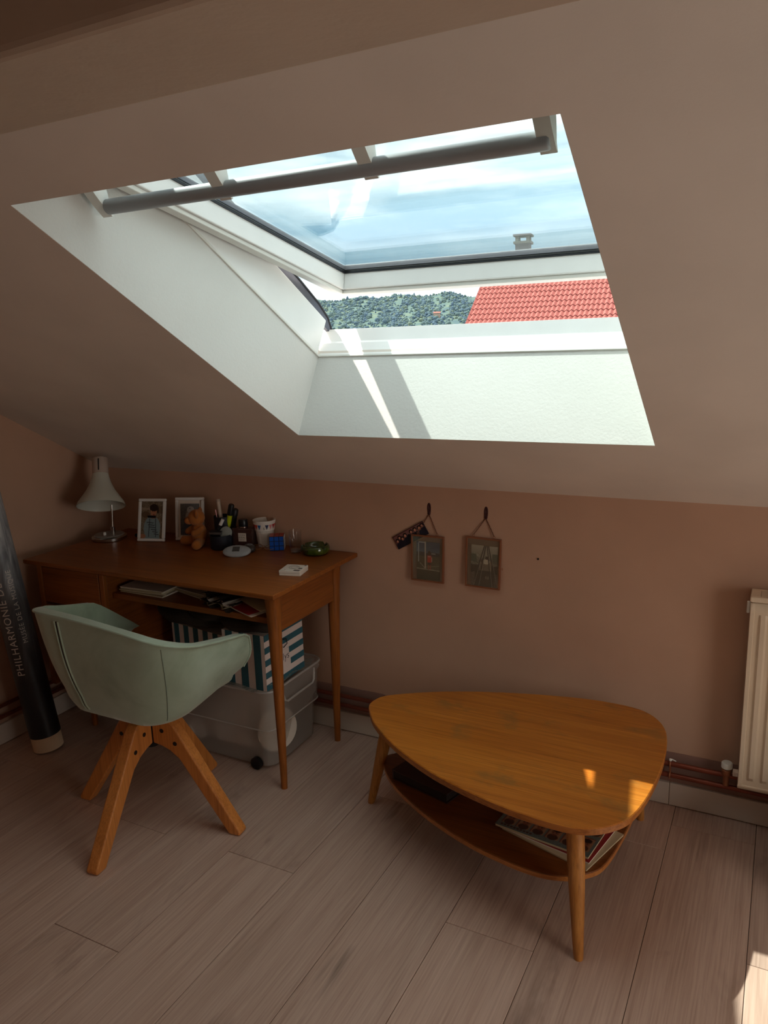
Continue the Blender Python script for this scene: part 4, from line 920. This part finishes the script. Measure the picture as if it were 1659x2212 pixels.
# ------------------------------------------------------------------ coffee table
def smooth_loop(pts, n=96):
    pts = [Vector((*p, 0)) for p in pts]; m = len(pts); out = []
    for k in range(n):
        t = k/n*m; i = int(t); f = t-i; p0, p1, p2, p3 = (pts[(i+j-1) % m] for j in range(4))
        out.append(.5*((2*p1)+(-p0+p2)*f+(2*p0-5*p1+4*p2-p3)*f*f+(-p0+3*p1-3*p2+p3)*f**3))
    return [(p.x, p.y) for p in out]
def coffee_table():
    X, Y = 2.12, -.45
    o = thing('coffee_table', 'low rounded-triangle oak coffee table with lower shelf and three splayed legs', 'table', (X, Y, 0))
    top = [(1.576, -.400), (1.583, -.430), (1.602, -.460), (1.649, -.520), (1.722, -.585), (1.815, -.650), (1.933, -.713), (2.046, -.754), (2.160, -.784), (2.249, -.797), (2.320, -.800), (2.364, -.795), (2.404, -.777), (2.442, -.743), (2.470, -.696), (2.490, -.615), (2.503, -.495), (2.506, -.381), (2.499, -.271), (2.479, -.187), (2.436, -.125), (2.373, -.093), (2.255, -.088), (2.122, -.110), (1.974, -.149), (1.826, -.202), (1.713, -.258), (1.619, -.320), (1.586, -.355)]
    sh = [(1.612, -.390), (1.650, -.455), (1.725, -.530), (1.860, -.618), (2.020, -.690), (2.168, -.728), (2.260, -.734), (2.325, -.716), (2.365, -.686), (2.396, -.640), (2.415, -.540), (2.428, -.390), (2.426, -.270), (2.400, -.200), (2.330, -.158), (2.200, -.158), (2.020, -.190), (1.830, -.245), (1.690, -.310), (1.630, -.350)]
    def slab(nm, pts, z0, z1, mt, em):
        L = smooth_loop([(p[0]-X, p[1]-Y) for p in pts], 120); e = .0025
        def off(L, d):
            n = len(L); r = []
            for i in range(n):
                a, b = L[i-1], L[(i+1) % n]; t = Vector((b[0]-a[0], b[1]-a[1])).normalized(); r.append((L[i][0]-t.y*d, L[i][1]+t.x*d))
            return r
        I = off(L, e)
        bm = B(); rings(bm, [[(*p, z0) for p in I], [(*p, z0+e) for p in L], [(*p, z1-e) for p in L], [(*p, z1) for p in I]])
        q = obj(nm, bm, mt, o, smooth=30); q.data.materials.append(em)
        for p in q.data.polygons:
            if abs(p.normal.z) < .5: p.material_index = 1
        return q
    slab('tabletop', top, .349, .370, M['oakx'], M['oake'])
    slab('lower_shelf', sh, .150, .168, wood('shaded_shelf_oak', (84, 44, 16), (116, 64, 24), (140, 82, 34), 0), M['oake'])  # same oak made darker: shade under the tabletop put into the colour
    for (tx, ty), (fx, fy) in (((2.345, -.748), (2.372, -.795)), ((1.655, -.415), (1.568, -.412)), ((2.395, -.185), (2.413, -.130))):
        bm = B(); a, b = Vector((tx-X, ty-Y, .3485)), Vector((fx-X, fy-Y, 0)); n = 26; rs = []
        for t, r in ((0, .0225), (.3, .0225), (.6, .0185), (.97, .0130), (1, .0115)):
            c = a.lerp(b, t); rs.append([(c.x+r*math.cos(2*PI*j/n), c.y+r*math.sin(2*PI*j/n), c.z) for j in range(n)])
        rings(bm, rs); obj('leg', bm, M['oakz'], o, smooth=40)
coffee_table()
def shelf_items():
    o = thing('old_book', 'thick dark red-brown book on the left end of the coffee table shelf', 'book', (1.825, -.452, .1685), math.radians(-15))
    bm = B(); box(bm, (-.11, -.075, 0), (.11, .075, .004)); box(bm, (-.11, -.075, .030), (.11, .075, .034)); box(bm, (-.113, -.075, 0), (-.108, .075, .034)); obj('cover', bm, plain('book_cover', (56, 24, 18), .6), o, bevel=.001)
    bm = B(); box(bm, (-.107, -.071, .0045), (.105, .071, .0295)); obj('pages', bm, plain('dark_pages', (40, 28, 22), .8), o)
    def mag(loc, rz, w, l, h, label, mat, edge, cv=None):
        o = thing('magazine', label, 'magazine', loc, rz, 'magazines on the coffee table shelf')
        bm = B(); box(bm, (-w/2, -l/2, .0005), (w/2, l/2, h-.0008)); obj('pages', bm, edge, o)
        bm = B(); box(bm, (-w/2-.001, -l/2-.001, h-.0007), (w/2+.001, l/2+.001, h)); c = obj('cover', bm, mat, o)
        if cv: cv.mesh('cover_print', w, l, M['col'], o, lambda u, v: (u*w-w/2, v*l-l/2, h+.0004))
    rz = math.radians(-8)
    mag((2.262, -.545, .1685), rz-.16, .27, .20, .006, 'thin pale magazine at the bottom of the coffee table pile', M['paper2'], M['paper2'])
    mag((2.250, -.532, .1746), rz-.06, .27, .20, .006, 'magazine with red and white edge in the middle of the coffee table pile', M['red'], M['paper'])
    cv = Canvas(84, 60, (96, 108, 104), 2); cv.speck(0, 0, 84, 60, 6, 9)
    for r, y0 in ((0, 37), (1, 14)):
        for k in range(6):
            x0 = 3+k*13.4+r*2; cv.rect(x0, y0, x0+12, y0+18, (150, 112, 84)); cv.rect(x0+.0, y0, x0+12, y0+1, (110, 60, 50)); cv.rect(x0, y0, x0+1, y0+18, (110, 60, 50))
            cv.ell(x0+6.2, y0+15, 4.5, 4, (70, 46, 38)); cv.ell(x0+6.2, y0+8, 3.3, 4.6, (132, 84, 62)); cv.ell(x0+6.4, y0+4.5, 3.8, 2.8, (40, 26, 24) if k % 2 else (88, 60, 44))
            cv.rect(x0+4, y0+8, x0+5, y0+9, (40, 24, 20)); cv.rect(x0+7, y0+8, x0+8, y0+9, (40, 24, 20)); cv.rect(x0+5, y0+11, x0+8, y0+12, (96, 44, 38))
    for k in range(10): cv.rect(4+k*3, 56.5, 6+k*3, 58.5, (70, 44, 36))
    mag((2.236, -.526, .1808), rz, .275, .205, .008, 'top magazine whose grey cover shows rows of small portrait stamps', plain('mag_grey', (96, 108, 104), .5), M['paper2'], cv)
shelf_items()

# ------------------------------------------------------------------ hanging glass frames
def hanging():
    def frame(xc, z0, z1, rz_tilt, hook_z, label, cv, iw, ih, iz, ix=0):
        W = .130; H = z1-z0
        o = thing('hanging_frame', label, 'picture frame', (xc, -.014, z0), 0, 'brass-edged glass frames on the pink wall'); o.rotation_euler = (math.radians(-2.0), rz_tilt, 0)
        b = .006
        for a, c in (((-W/2, -.005, 0), (W/2, .005, b)), ((-W/2, -.005, H-b), (W/2, .005, H)), ((-W/2, -.005, b), (-W/2+b, .005, H-b)), ((W/2-b, -.005, b), (W/2, .005, H-b))):
            bm = B(); box(bm, a, c); obj('brass_edge', bm, M['brass'], o, bevel=.001)
        bm = B(); box(bm, (-W/2+b, -.0030, b), (W/2-b, -.0022, H-b)); obj('glass_sheet', bm, M['fglass'], o)
        bm = B(); box(bm, (-W/2+b, .0022, b), (W/2-b, .0030, H-b)); obj('glass_sheet', bm, M['fglass'], o)
        cv.mesh('photo', iw, ih, M['col'], o, lambda u, v: (ix+u*iw-iw/2, -.0008, iz+v*ih))
        hz = hook_z-z0
        for s in (-1, 1):
            bm = B(); tube(bm, [(s*.038+.004*math.cos(2*PI*i/14), 0, H+.005+.004*math.sin(2*PI*i/14)) for i in range(14)], .0009, 6, True); obj('loop', bm, M['brass'], o)
            bm = B(); L_ = [Vector((s*.038, 0, H+.008)).lerp(Vector((.004, .004, hz)), i/14) for i in range(15)]; tube(bm, [p+Vector((.0007*math.cos(i*2.4), .0007*math.sin(i*2.4), 0)) for i, p in enumerate(L_)], .0016, 6); obj('twine', bm, M['twine'], o, smooth=60)
        bm = B(); tube(bm, [(.004+.0045*math.sin(2*PI*i/20)*(.6+.4*math.sin(PI*i/20)), .006, hz+.019-.019*math.cos(2*PI*i/20)) for i in range(20)], .0042, 6, True); ball(bm, (.004, .005, hz+.002), .0062, 2); obj('knot', bm, plain('dark_twine', (70, 34, 34), .9), o, smooth=60)
        return o, W, H
    cv = Canvas(34, 48, (72, 78, 56)); cv.grad(0, 16, (48, 66, 94), (110, 122, 140)); cv.ell(26, 18, 16, 5, (52, 54, 54)); cv.ell(6, 18, 12, 5, (58, 58, 56)); cv.rect(0, 18, 34, 36, (92, 84, 60)); cv.grad(36, 48, (66, 62, 40), (44, 44, 26)); cv.speck(0, 18, 34, 48, 6, 3)
    cv.line(3, 2, 3, 26, 1, (200, 206, 208)); cv.line(3, 1, 12, 1, 1, (200, 206, 208)); cv.rect(12, 0, 14, 34, (206, 196, 180)); cv.line(0, 34.5, 34, 35.5, .9, (186, 180, 160)); cv.line(5, 27, 13, 34, .8, (180, 176, 160)); cv.rect(22, 14, 28, 15, (200, 204, 206)); cv.line(14, 32, 34, 29, .7, (150, 146, 120))
    cv.rect(16, 17, 22, 26, (206, 62, 44)); cv.rect(17, 18, 21, 19, (230, 190, 180)); cv.ell(19, 14, 2.2, 2.8, (58, 32, 28)); cv.rect(17, 26, 21, 29, (60, 28, 26)); cv.rect(17, 29, 18, 35, (200, 76, 54)); cv.rect(20, 29, 21, 35, (200, 76, 54)); cv.rect(22, 19, 23, 25, (220, 200, 190))
    frame(1.616, .682, .856, math.radians(.3), .935, 'left hanging glass frame, its photo showing a child in red football kit', cv, .092, .142, .008, .002)
    cv = Canvas(40, 54, (120, 116, 104)); cv.grad(0, 16, (186, 176, 160), (150, 148, 132)); cv.speck(0, 10, 40, 26, 30, 6); cv.rect(0, 12, 8, 22, (84, 96, 78)); cv.rect(32, 10, 40, 22, (90, 96, 80)); cv.rect(0, 26, 40, 54, (56, 42, 36)); cv.speck(0, 22, 40, 54, 12, 7)
    cv.rect(13, 20, 31, 33, (150, 132, 112)); 
    for k in range(9): cv.line(13+k*2, 24, 13+k*2.1, 34, .7, (60, 46, 42))
    cv.ell(23, 21, 5, 3.5, (220, 208, 186)); cv.ell(16, 20, 2, 2.4, (70, 48, 40)); cv.ell(24, 16, 2.5, 2, (50, 36, 32)); cv.rect(0, 34, 40, 36, (40, 28, 26))
    for x0, x1 in ((20, 3), (22, 11), (24, 31), (26, 39)): cv.line(x0, 0, x1, 54, 1.4, (44, 34, 32)); cv.line(x0+1.4, 0, x1+1.8, 54, .6, (150, 140, 126))
    for k in range(9): cv.line(0, 38+k*2, 6, 36+k*2, .8, (150, 136, 120)); cv.line(36, 36+k*2, 40, 38+k*2, .8, (120, 106, 94))
    cv.ell(22, 46, 7, 4, (70, 54, 46)); cv.rect(23, 40, 24, 44, (170, 158, 140)); cv.rect(26, 40, 27, 44, (170, 158, 140))
    o, W, H = frame(1.829, .684, .866, math.radians(1.2), .936, 'right hanging glass frame with sepia photo of people on a roller coaster', cv, .098, .148, .006, .004)
    bm = B(); tube(bm, [(W/2+.004+.005*math.sin(t*.7), -.002, .078+.003*math.cos(t*.9)) for t in range(9)], .0011, 6); obj('latch', bm, M['brass'], o)
    # strip of photo tucked behind the left frame
    o = thing('photo_strip', 'tilted dark photo strip of laughing faces stuck behind the left hanging frame', 'photo', (1.5465, -.006, .849), 0); o.rotation_euler = (0, math.radians(-30), 0)
    w, h = .144, .052
    bm = B(); box(bm, (-w/2, 0, -h/2), (w/2, .0015, h/2)); obj('paper', bm, plain('photo_paper', (50, 30, 32), .5), o)
    cv = Canvas(72, 26, (128, 86, 84)); cv.rect(0, 0, 72, 1, (70, 30, 34)); cv.rect(0, 0, 1, 26, (70, 30, 34)); cv.rect(0, 25, 72, 26, (28, 26, 34)); cv.rect(71, 0, 72, 26, (28, 24, 30))
    for x, y, r in ((6, 12, 3), (13, 8, 3), (18, 12, 3), (26, 9, 3.2), (41, 8, 3), (50, 8, 3.2), (60, 9, 3.6), (67, 7, 3)):
        cv.ell(x, y-1.5, r+1, r+1, (28, 18, 22)); cv.ell(x, y+12, r+3.5, 10, (30, 32, 46)); cv.ell(x, y, r*.75, r*.95, (208, 150, 124)); cv.rect(x-1, y+1, x+1, y+2, (150, 50, 50))
    cv.rect(1, 20, 71, 25, (28, 32, 46)); cv.ell(33, 18, 6, 9, (26, 30, 44))
    cv.mesh('print', w-.002, h-.002, M['colgloss'], o, lambda u, v: (u*(w-.002)-w/2+.001, -.0004, v*(h-.002)-h/2+.001))
hanging()

# ------------------------------------------------------------------ poster tube
def poster_tube():
    foot = Vector((.212, -.622, .002)); topp = Vector((.080, -.688, 1.30)); ax = (topp-foot); Lh = ax.length
    q = ax.to_track_quat('Z', 'Y').to_matrix().to_4x4(); R = .0585
    o = thing('poster_tube', 'tall black and grey poster tube leaning in the corner, lettered PHILHARMONIE DE PARIS', 'poster tube', foot)
    # lift so that the tilted end just touches the floor
    lift = R*math.sin(math.acos(ax.z/Lh)); Tm = Matrix.Translation((0, 0, lift)) @ q
    t = MT('tube_print'); tc = t.n('ShaderNodeTexCoord'); sp = t.n('ShaderNodeSeparateXYZ'); t.L.new(tc.outputs['Object'], sp.inputs[0])
    v = t.coord((26, 26, 1.6), False); st = t.noise(v, 1.2, 5, .6, 1.2)
    g = t.ramp(sp.outputs['Z'], [(.30, (0, 0, 0, 1)), (.62, (.25, .25, .25, 1)), (1.0, (1, 1, 1, 1))])
    s2 = t.ramp(st, [(.35, (.15, .16, .18, 1)), (.55, (.40, .42, .44, 1)), (.75, (.95, .97, .98, 1))])
    c = t.mix(1.0, g, s2, 'MULTIPLY'); c = t.mix(1.0, c, (.008, .009, .013, 1), 'ADD'); t.set(base=c, rough=.4)
    bm = B(); lathe(bm, [(R-.004, .06), (R, .0601), (R, Lh-.06), (R-.004, Lh-.0599)], 56, Tm, cap=False); pr = obj('printed_wrap', bm, t.m, o, smooth=40)
    bm = B(); lathe(bm, [(R-.006, 0), (R-.0015, .0), (R-.0015, .0595), (R-.006, .0595)], 56, Tm, cap=False); lathe(bm, [(.001, .02), (R-.004, .0205)], 40, Tm, cap=False); obj('cardboard_core', bm, plain('cream_card', (214, 184, 150), .8), o, smooth=40, label='bare cream cardboard end of the tube')
    bm = B(); lathe(bm, [(R-.0015, Lh-.0595), (R-.0015, Lh), (.002, Lh)], 56, Tm, cap=False); obj('end_cap', bm, plain('cream_card_end', (214, 184, 150), .8), o, smooth=40)
    ink = plain('pale_lettering', (216, 208, 200), .5)
    inv = Tm.inverted().to_3x3(); d = inv @ (Vector(CAM)-foot); a_c = math.atan2(d.y, d.x)
    def wrap(a0, z0, size):
        # letters read upwards: text x -> up the tube, text y -> towards the left as seen
        return lambda x, y: Tm @ Vector(((R+.0006)*math.cos(a0-y/R), (R+.0006)*math.sin(a0-y/R), z0+x))
    text('lettering', 'PHILHARMONIE DE PARIS', .0400, ink, o, wrap(a_c-math.radians(17), .330, 1), .99, split=.006)
    text('lettering', 'MUSÉE DE LA MUSIQUE', .0245, ink, o, wrap(a_c+math.radians(22), .456, 1), 1.04, split=.006)
poster_tube()

# ------------------------------------------------------------------ storage bin and boxes under the desk
def storage_bin():
    x0, x1, y0, y1, H = .600, 1.160, -.412, -.058, .325
    X, Y = (x0+x1)/2, (y0+y1)/2; hx, hy = (x1-x0)/2, (y1-y0)/2
    o = thing('storage_bin', 'large translucent plastic storage bin on small black wheels under the desk', 'storage box', (X, Y, 0))
    def rr(ax, ay, r, z, n=6):
        P = []
        for cx, cy, a0 in ((ax-r, ay-r, 0), (-ax+r, ay-r, 90), (-ax+r, -ay+r, 180), (ax-r, -ay+r, 270)):
            for i in range(n+1):
                a = math.radians(a0+90*i/n); P.append((cx+r*math.cos(a), cy+r*math.sin(a), z))
        return P
    bm = B(); L = []
    for ins, z in ((.026, .012), (.020, .014), (.016, .10), (.012, .162), (.004, .166), (.002, .172), (.0, .25), (-.002, H-.03), (-.008, H-.028), (-.010, H-.004), (-.006, H), (.0, H), (.004, H-.03), (.010, .172), (.020, .16), (.024, .018)):
        L.append(rr(hx-ins, hy-ins, .045, z))
    rings(bm, L, True); obj('tub', bm, M['plastic'], o, smooth=35)
    for s in (1,):
        bm = B(); 
        tube(bm, [(p[0], p[1], H-.001) for p in rr(hx+.009, hy+.009, .05, 0)], .0045, 8, True); obj('rim', bm, M['plastic2'], o, smooth=60); bm = B(); tube(bm, [(p[0], p[1], .168) for p in rr(hx-.002, hy-.002, .045, 0)], .0030, 8, True); obj('ridge', bm, M['plastic2'], o, smooth=60); bm = B()
        pts = [(hx+.010, -.11, H-.012), (hx+.014, -.10, H-.055), (hx+.016, -.085, H-.066), (hx+.016, .085, H-.066), (hx+.014, .10, H-.055), (hx+.010, .11, H-.012)]
        tube(bm, pts, .005, 8); obj('handle', bm, M['plastic2'], o, smooth=60)
    for wx_, wy_ in ((hx-.085, -hy+.014), (-hx+.085, -hy+.014), (hx-.085, hy-.014), (-hx+.085, hy-.014)):
        bm = B(); lathe(bm, [(.020, -.011), (.0235, -.009), (.0235, .009), (.020, .011)], 28, mat4((wx_, wy_, .0237), math.radians(90))); obj('wheel', bm, M['black'], o, smooth=40)
    # contents
    c = thing('folded_linen', 'soft white linen seen through the front of the translucent bin', 'linen', (X+.04, Y-.06, .022))
    bm = B()
    for p, s in (((-.02, -.02, .10), (.13, .07, .09)), ((.05, .0, .06), (.10, .08, .055)), ((-.18, .0, .06), (.09, .10, .06)), ((.02, .06, .17), (.14, .08, .06))): ball(bm, p, s, 3)
    for v in bm.verts: v.co += Vector((math.sin(v.co.z*60)*.004, math.sin(v.co.x*50)*.005, math.sin((v.co.x+v.co.y)*70)*.004))
    obj('cloth', bm, M['cloth_white'], c, smooth=180)
    pl = thing('plate_stack', 'few round white plates standing on edge inside the translucent bin', 'plates', (X+.215, Y-.075, .135), math.radians(65))
    for k in range(4):
        bm = B(); lathe(bm, [(.03, 0), (.05, .001), (.082, .010), (.083, .012), (.05, .004), (.002, .003)], 36, mat4((0, -k*.007, 0), math.radians(80))); obj('plate', bm, M['paper'], pl, smooth=50)
    # bubble film on top of the bin
    def film(name, label, x, y, z, w, l, seed, amp=.012):
        t = thing(name, label, 'bubble wrap', (x, y, z)); r = random.Random(seed); n, m = 46, 30; G = []
        ph = [(r.uniform(10, 40), r.uniform(10, 40), r.uniform(0, 6)) for _ in range(6)]
        for j in range(m+1):
            row = []
            for i in range(n+1):
                xx, yy = w*(i/n-.5), l*(j/m-.5); h = sum(amp/4*math.sin(a*xx+b*yy+c) for a, b, c in ph)+.0018*((i % 2)*(j % 2))
                ed = max(abs(i/n-.5), abs(j/m-.5))*2; row.append((xx, yy, max(h+amp*.9, .0)-.020*max(0, ed-.8)/.2*.0))
            G.append(row)
        bm = B(); rings(bm, G, False, False); q = obj('film', bm, M['wrap'], t, smooth=25)
    film('bubble_wrap', 'crumpled bubble wrap spilling over the front edge of the bin', X+.05, Y-.172, H-.004, .36, .055, 3, .016)
    film('bubble_wrap', 'loose clear film in the right end of the open bin', X+.235, Y-.01, H-.012, .085, .30, 8, .02)
storage_bin()
def striped_boxes():
    def sbox(loc, rz, W, D, H, label, ns_front, ns_side, rx=0):
        o = thing('striped_box', label, 'box', loc, rz, 'striped cardboard boxes on the plastic bin'); o.rotation_euler = (rx, 0, rz)
        bm = B(); box(bm, (0, 0, 0), (W, D, H)); obj('carton', bm, M['pinkwhite'], o)
        for i in range(ns_front):                                # upright stripes on the front
            a = W*(i*2+.5)/(2*ns_front); b = a+W/(2*ns_front); bm = B(); box(bm, (a, -.0012, .0), (b, -.0002, H)); obj('stripe', bm, M['teal'], o)
        for i in range(ns_side):                                 # level stripes on the right side
            a = H*(i*2)/(2*ns_side-1); b = a+H/(2*ns_side-1)
            cuts = [(0, D)] if i not in (1, 2) else [(0, D*.30), (D*(.64 if i == 1 else .56), D)]
            for c0, c1 in cuts: bm = B(); box(bm, (W+.0002, c0, a), (W+.0012, c1, b)); obj('stripe', bm, M['teal'], o)
        return o, W, D, H
    o, W, D, H = sbox((.962, -.405, .3275), math.radians(0), .188, .245, .212, 'teal and white striped box standing upright on the front of the bin', 3, 5)
    ink = plain('marker_ink', (40, 26, 34), .6)
    bm = B(); box(bm, (W+.0013, .07, .052), (W+.0018, D*.60, .118)); lb = obj('paper_label', bm, M['pinkwhite'], o)
    text('handwriting', 'Lilys', .040, ink, lb, lambda x, y: (W+.0022, .078+x, .078+y), .85)
    for pts, r in (([(W+.004, .098, .168), (W+.004, .098, .130)], .0042), ([(W+.006, .108, .162), (W+.009, .124, .160), (W+.009, .128, .140), (W+.006, .108, .130)], .0018)):
        bm = B(); tube(bm, pts, r, 8); obj('metal_label_clip', bm, M['black'], o, smooth=50)
    sbox((.590, -.270, .3275), math.radians(-8), .34, .17, .140, 'striped box lying further back on the bin below the dark cloth', 6, 4)
    # dark cloth heap above
    t = thing('cloth_bag', 'dark brown cloth bag slumped on top of the striped boxes', 'bag', (.80, -.27, .482))
    bm = B(); ball(bm, (-.06, .02, .055), (.20, .135, .056), 4); ball(bm, (.08, .0, .085), (.16, .13, .040), 4); ball(bm, (.250, -.012, .080), (.150, .150, .045), 4)
    for v in bm.verts: v.co.z = max(.0 if v.co.x < .155 else .0585, v.co.z)+.004*math.sin(v.co.x*40+v.co.y*30)+.004
    obj('bag', bm, M['cloth_dark'], t, smooth=180)
    o = thing('cloth_bag', 'dark grey backpack on the floor at the right edge by radiator', 'bag', (2.975, -.262, 0), 0)
    bm = B(); ball(bm, (0, 0, .135), (.175, .13, .135), 4)
    for v in bm.verts: v.co += Vector((.006*math.sin(v.co.z*30), .005*math.sin(v.co.x*30), 0)); v.co.z = max(.001, v.co.z)
    obj('body', bm, plain('charcoal_fabric', (60, 62, 52), .95, bump=.7, bs=150, var=.1), o, smooth=180)
    bm = B(); ball(bm, (0, -.10, .09), (.10, .05, .07), 3); obj('pocket', bm, plain('charcoal_pocket', (50, 52, 46), .95, bump=.7, bs=150), o, smooth=180)
striped_boxes()

# ------------------------------------------------------------------ radiator and pipes
def radiator():
    X, Y0 = 2.690, -.100; Wd = .80; z0, z1 = .168, .780
    o = thing('radiator', 'white ribbed panel radiator on the pink wall at the right', 'radiator', (X, Y0, z0))
    H = z1-z0
    bm = B(); box(bm, (.004, .006, 0), (Wd-.004, .012, H-.006)); obj('back_sheet', bm, M['white_metal'], o)
    # front panel: pressed upright channels
    bm = B(); bord = .034; n = int((Wd-2*bord)/.0365); dp = .007
    xs = [(0, 0), (.006, -.004), (.010, -.004), (.012, 0)]
    pr = [(0, .0)]
    pitch = (Wd-2*bord)/n
    def xprof(depth):
        P = [(0, .002), (.0015, 0), (.010, 0), (.012, .004), (bord-.012, .004)]
        for k in range(n):
            a = bord-.010+k*pitch; P += [(a, .004), (a+.006, .004-depth), (a+.017, .004-depth), (a+.023, .004)]
        P += [(Wd-.012, .004), (Wd-.010, 0), (Wd-.0015, 0), (Wd, .002)]
        return P
    rows = [(0, 0), (.010, 0), (.012, 0), (.030, 0), (.042, dp), (H-.060, dp), (H-.048, 0), (H-.012, 0)]
    R_ = []
    for z, d in rows:
        lip = z <= .010
        R_.append([(x, (0 if lip else y), z) for x, y in xprof(d)])
    rings(bm, R_, False, False); q = obj('front_panel', bm, M['white_metal'], o, smooth=25)
    md = q.modifiers.new('t', 'SOLIDIFY'); md.thickness = .0012; md.offset = 1
    for xa, xb in ((-.001, .0015), (Wd-.0015, Wd+.001)):
        bm = B(); box(bm, (xa, .001, .0), (xb, .086, H-.012)); obj('side_cover', bm, M['white_metal'], o, bevel=.001)
    bm = B(); box(bm, (-.002, -.001, H-.010), (Wd+.002, .010, H+.006)); box(bm, (-.002, .076, H-.004), (Wd+.002, .088, H+.006)); box(bm, (-.002, .010, H), (.026, .076, H+.006)); box(bm, (Wd-.026, .010, H), (Wd+.002, .076, H+.006)); g = obj('top_cover', bm, M['white_metal'], o, bevel=.003)
    for k in range(9):
        y = .013+k*.0073; bm = B(); box(bm, (.026, y, H+.001), (Wd-.026, y+.0034, H+.0055)); obj('grille_slat', bm, M['white_metal'], g)
    bm = B(); box(bm, (.004, .012, 0), (Wd-.004, .084, .004)); obj('bottom_plate', bm, M['darkmetal'], o)
    bm = B(); box(bm, (-.010, .010, H-.048), (-.001, .020, H-.012)); obj('bleed_valve', bm, M['bracket'], o, bevel=.002)
    bm = B(); box(bm, (.2, .086, .1), (.24, .0995, H-.1)); box(bm, (.56, .086, .1), (.60, .0995, H-.1)); obj('wall_bracket', bm, M['white_metal'], o)
    # valve on the left below the panel
    v = thing('radiator_valve', 'brass and white lockshield valve on the copper pipe left of the radiator', 'valve', (2.655, -.05, .135))
    bm = B(); tube(bm, [(0, 0, .006), (0, 0, .046)], .0095, 18); obj('stem', bm, M['brass'], v, smooth=40)
    bm = B(); lathe(bm, [(.010, .040), (.015, .046), (.015, .060), (.010, .064)], 24); obj('valve_body', bm, M['brass'], v, smooth=40)
    bm = B(); lathe(bm, [(.013, .0645), (.0165, .067), (.0165, .082), (.014, .085)], 28); obj('cap', bm, M['bracket'], v, smooth=40)
    bm = B(); lathe(bm, [(.013, .018), (.013, .034)], 6, mat4((0, 0, .054), 0, math.radians(90))); obj('union_nut', bm, M['chrome'], v)
    bm = B(); lathe(bm, [(.009, .034), (.009, .046)], 20, mat4((0, 0, .054), 0, math.radians(90))); obj('tail', bm, M['brass'], v, smooth=40)
    for nm, z, lab in (('copper_pipe', .166, 'upper copper heating pipe running along the back wall above the skirting'), ('copper_pipe', .126, 'lower copper heating pipe running along the back wall above the skirting')):
        bm = B(); tube(bm, [(.05, -.035, z), (3.6, -.035, z)], .0085, 16); p = obj(nm, bm, M['copper'], None, smooth=60); tag(p, lab, 'pipe', 'copper heating pipes')
    for z, lab in ((.172, 'upper copper heating pipe running along the left wall'), (.126, 'lower copper heating pipe running along the left wall')):
        bm = B(); tube(bm, [(.032, -2.6, z), (.032, -.06, z)], .0085, 16); p = obj('copper_pipe', bm, M['copper'], None, smooth=60); tag(p, lab, 'pipe', 'copper heating pipes')
    c = thing('pipe_clip', 'double clip holding the copper pipes near the coffee table', 'pipe clip', (2.486, -.035, .146))
    bm = B(); tube(bm, [(0, -.000+.0115*math.sin(2*PI*i/20), .020+.0115*math.cos(2*PI*i/20)) for i in range(20)], .003, 8, True); tube(bm, [(0, .0115*math.sin(2*PI*i/20), -.020+.0115*math.cos(2*PI*i/20)) for i in range(20)], .003, 8, True); tube(bm, [(0, .008, .0), (0, .0295, .0)], .003, 8); box(bm, (-.003, -.002, -.01), (.003, .010, .01)); obj('clip', bm, M['brass'], c, smooth=50)
    bm = B(); ball(bm, (0, -.004, .036), (.006, .006, .005), 2); tube(bm, [(.004, -.002, .038), (.018, -.004, .034)], .002, 8); obj('screw', bm, M['bracket'], c, smooth=60)
    n_ = thing('wall_plug', 'tiny dark screw hole plug in the pink wall right of the frames', 'wall plug', (2.026, -.002, .807)); bm = B(); lathe(bm, [(.0035, -.001), (.0035, .0018)], 14, mat4((0, 0, 0), math.radians(90))); obj('plug', bm, M['black'], n_)
radiator()
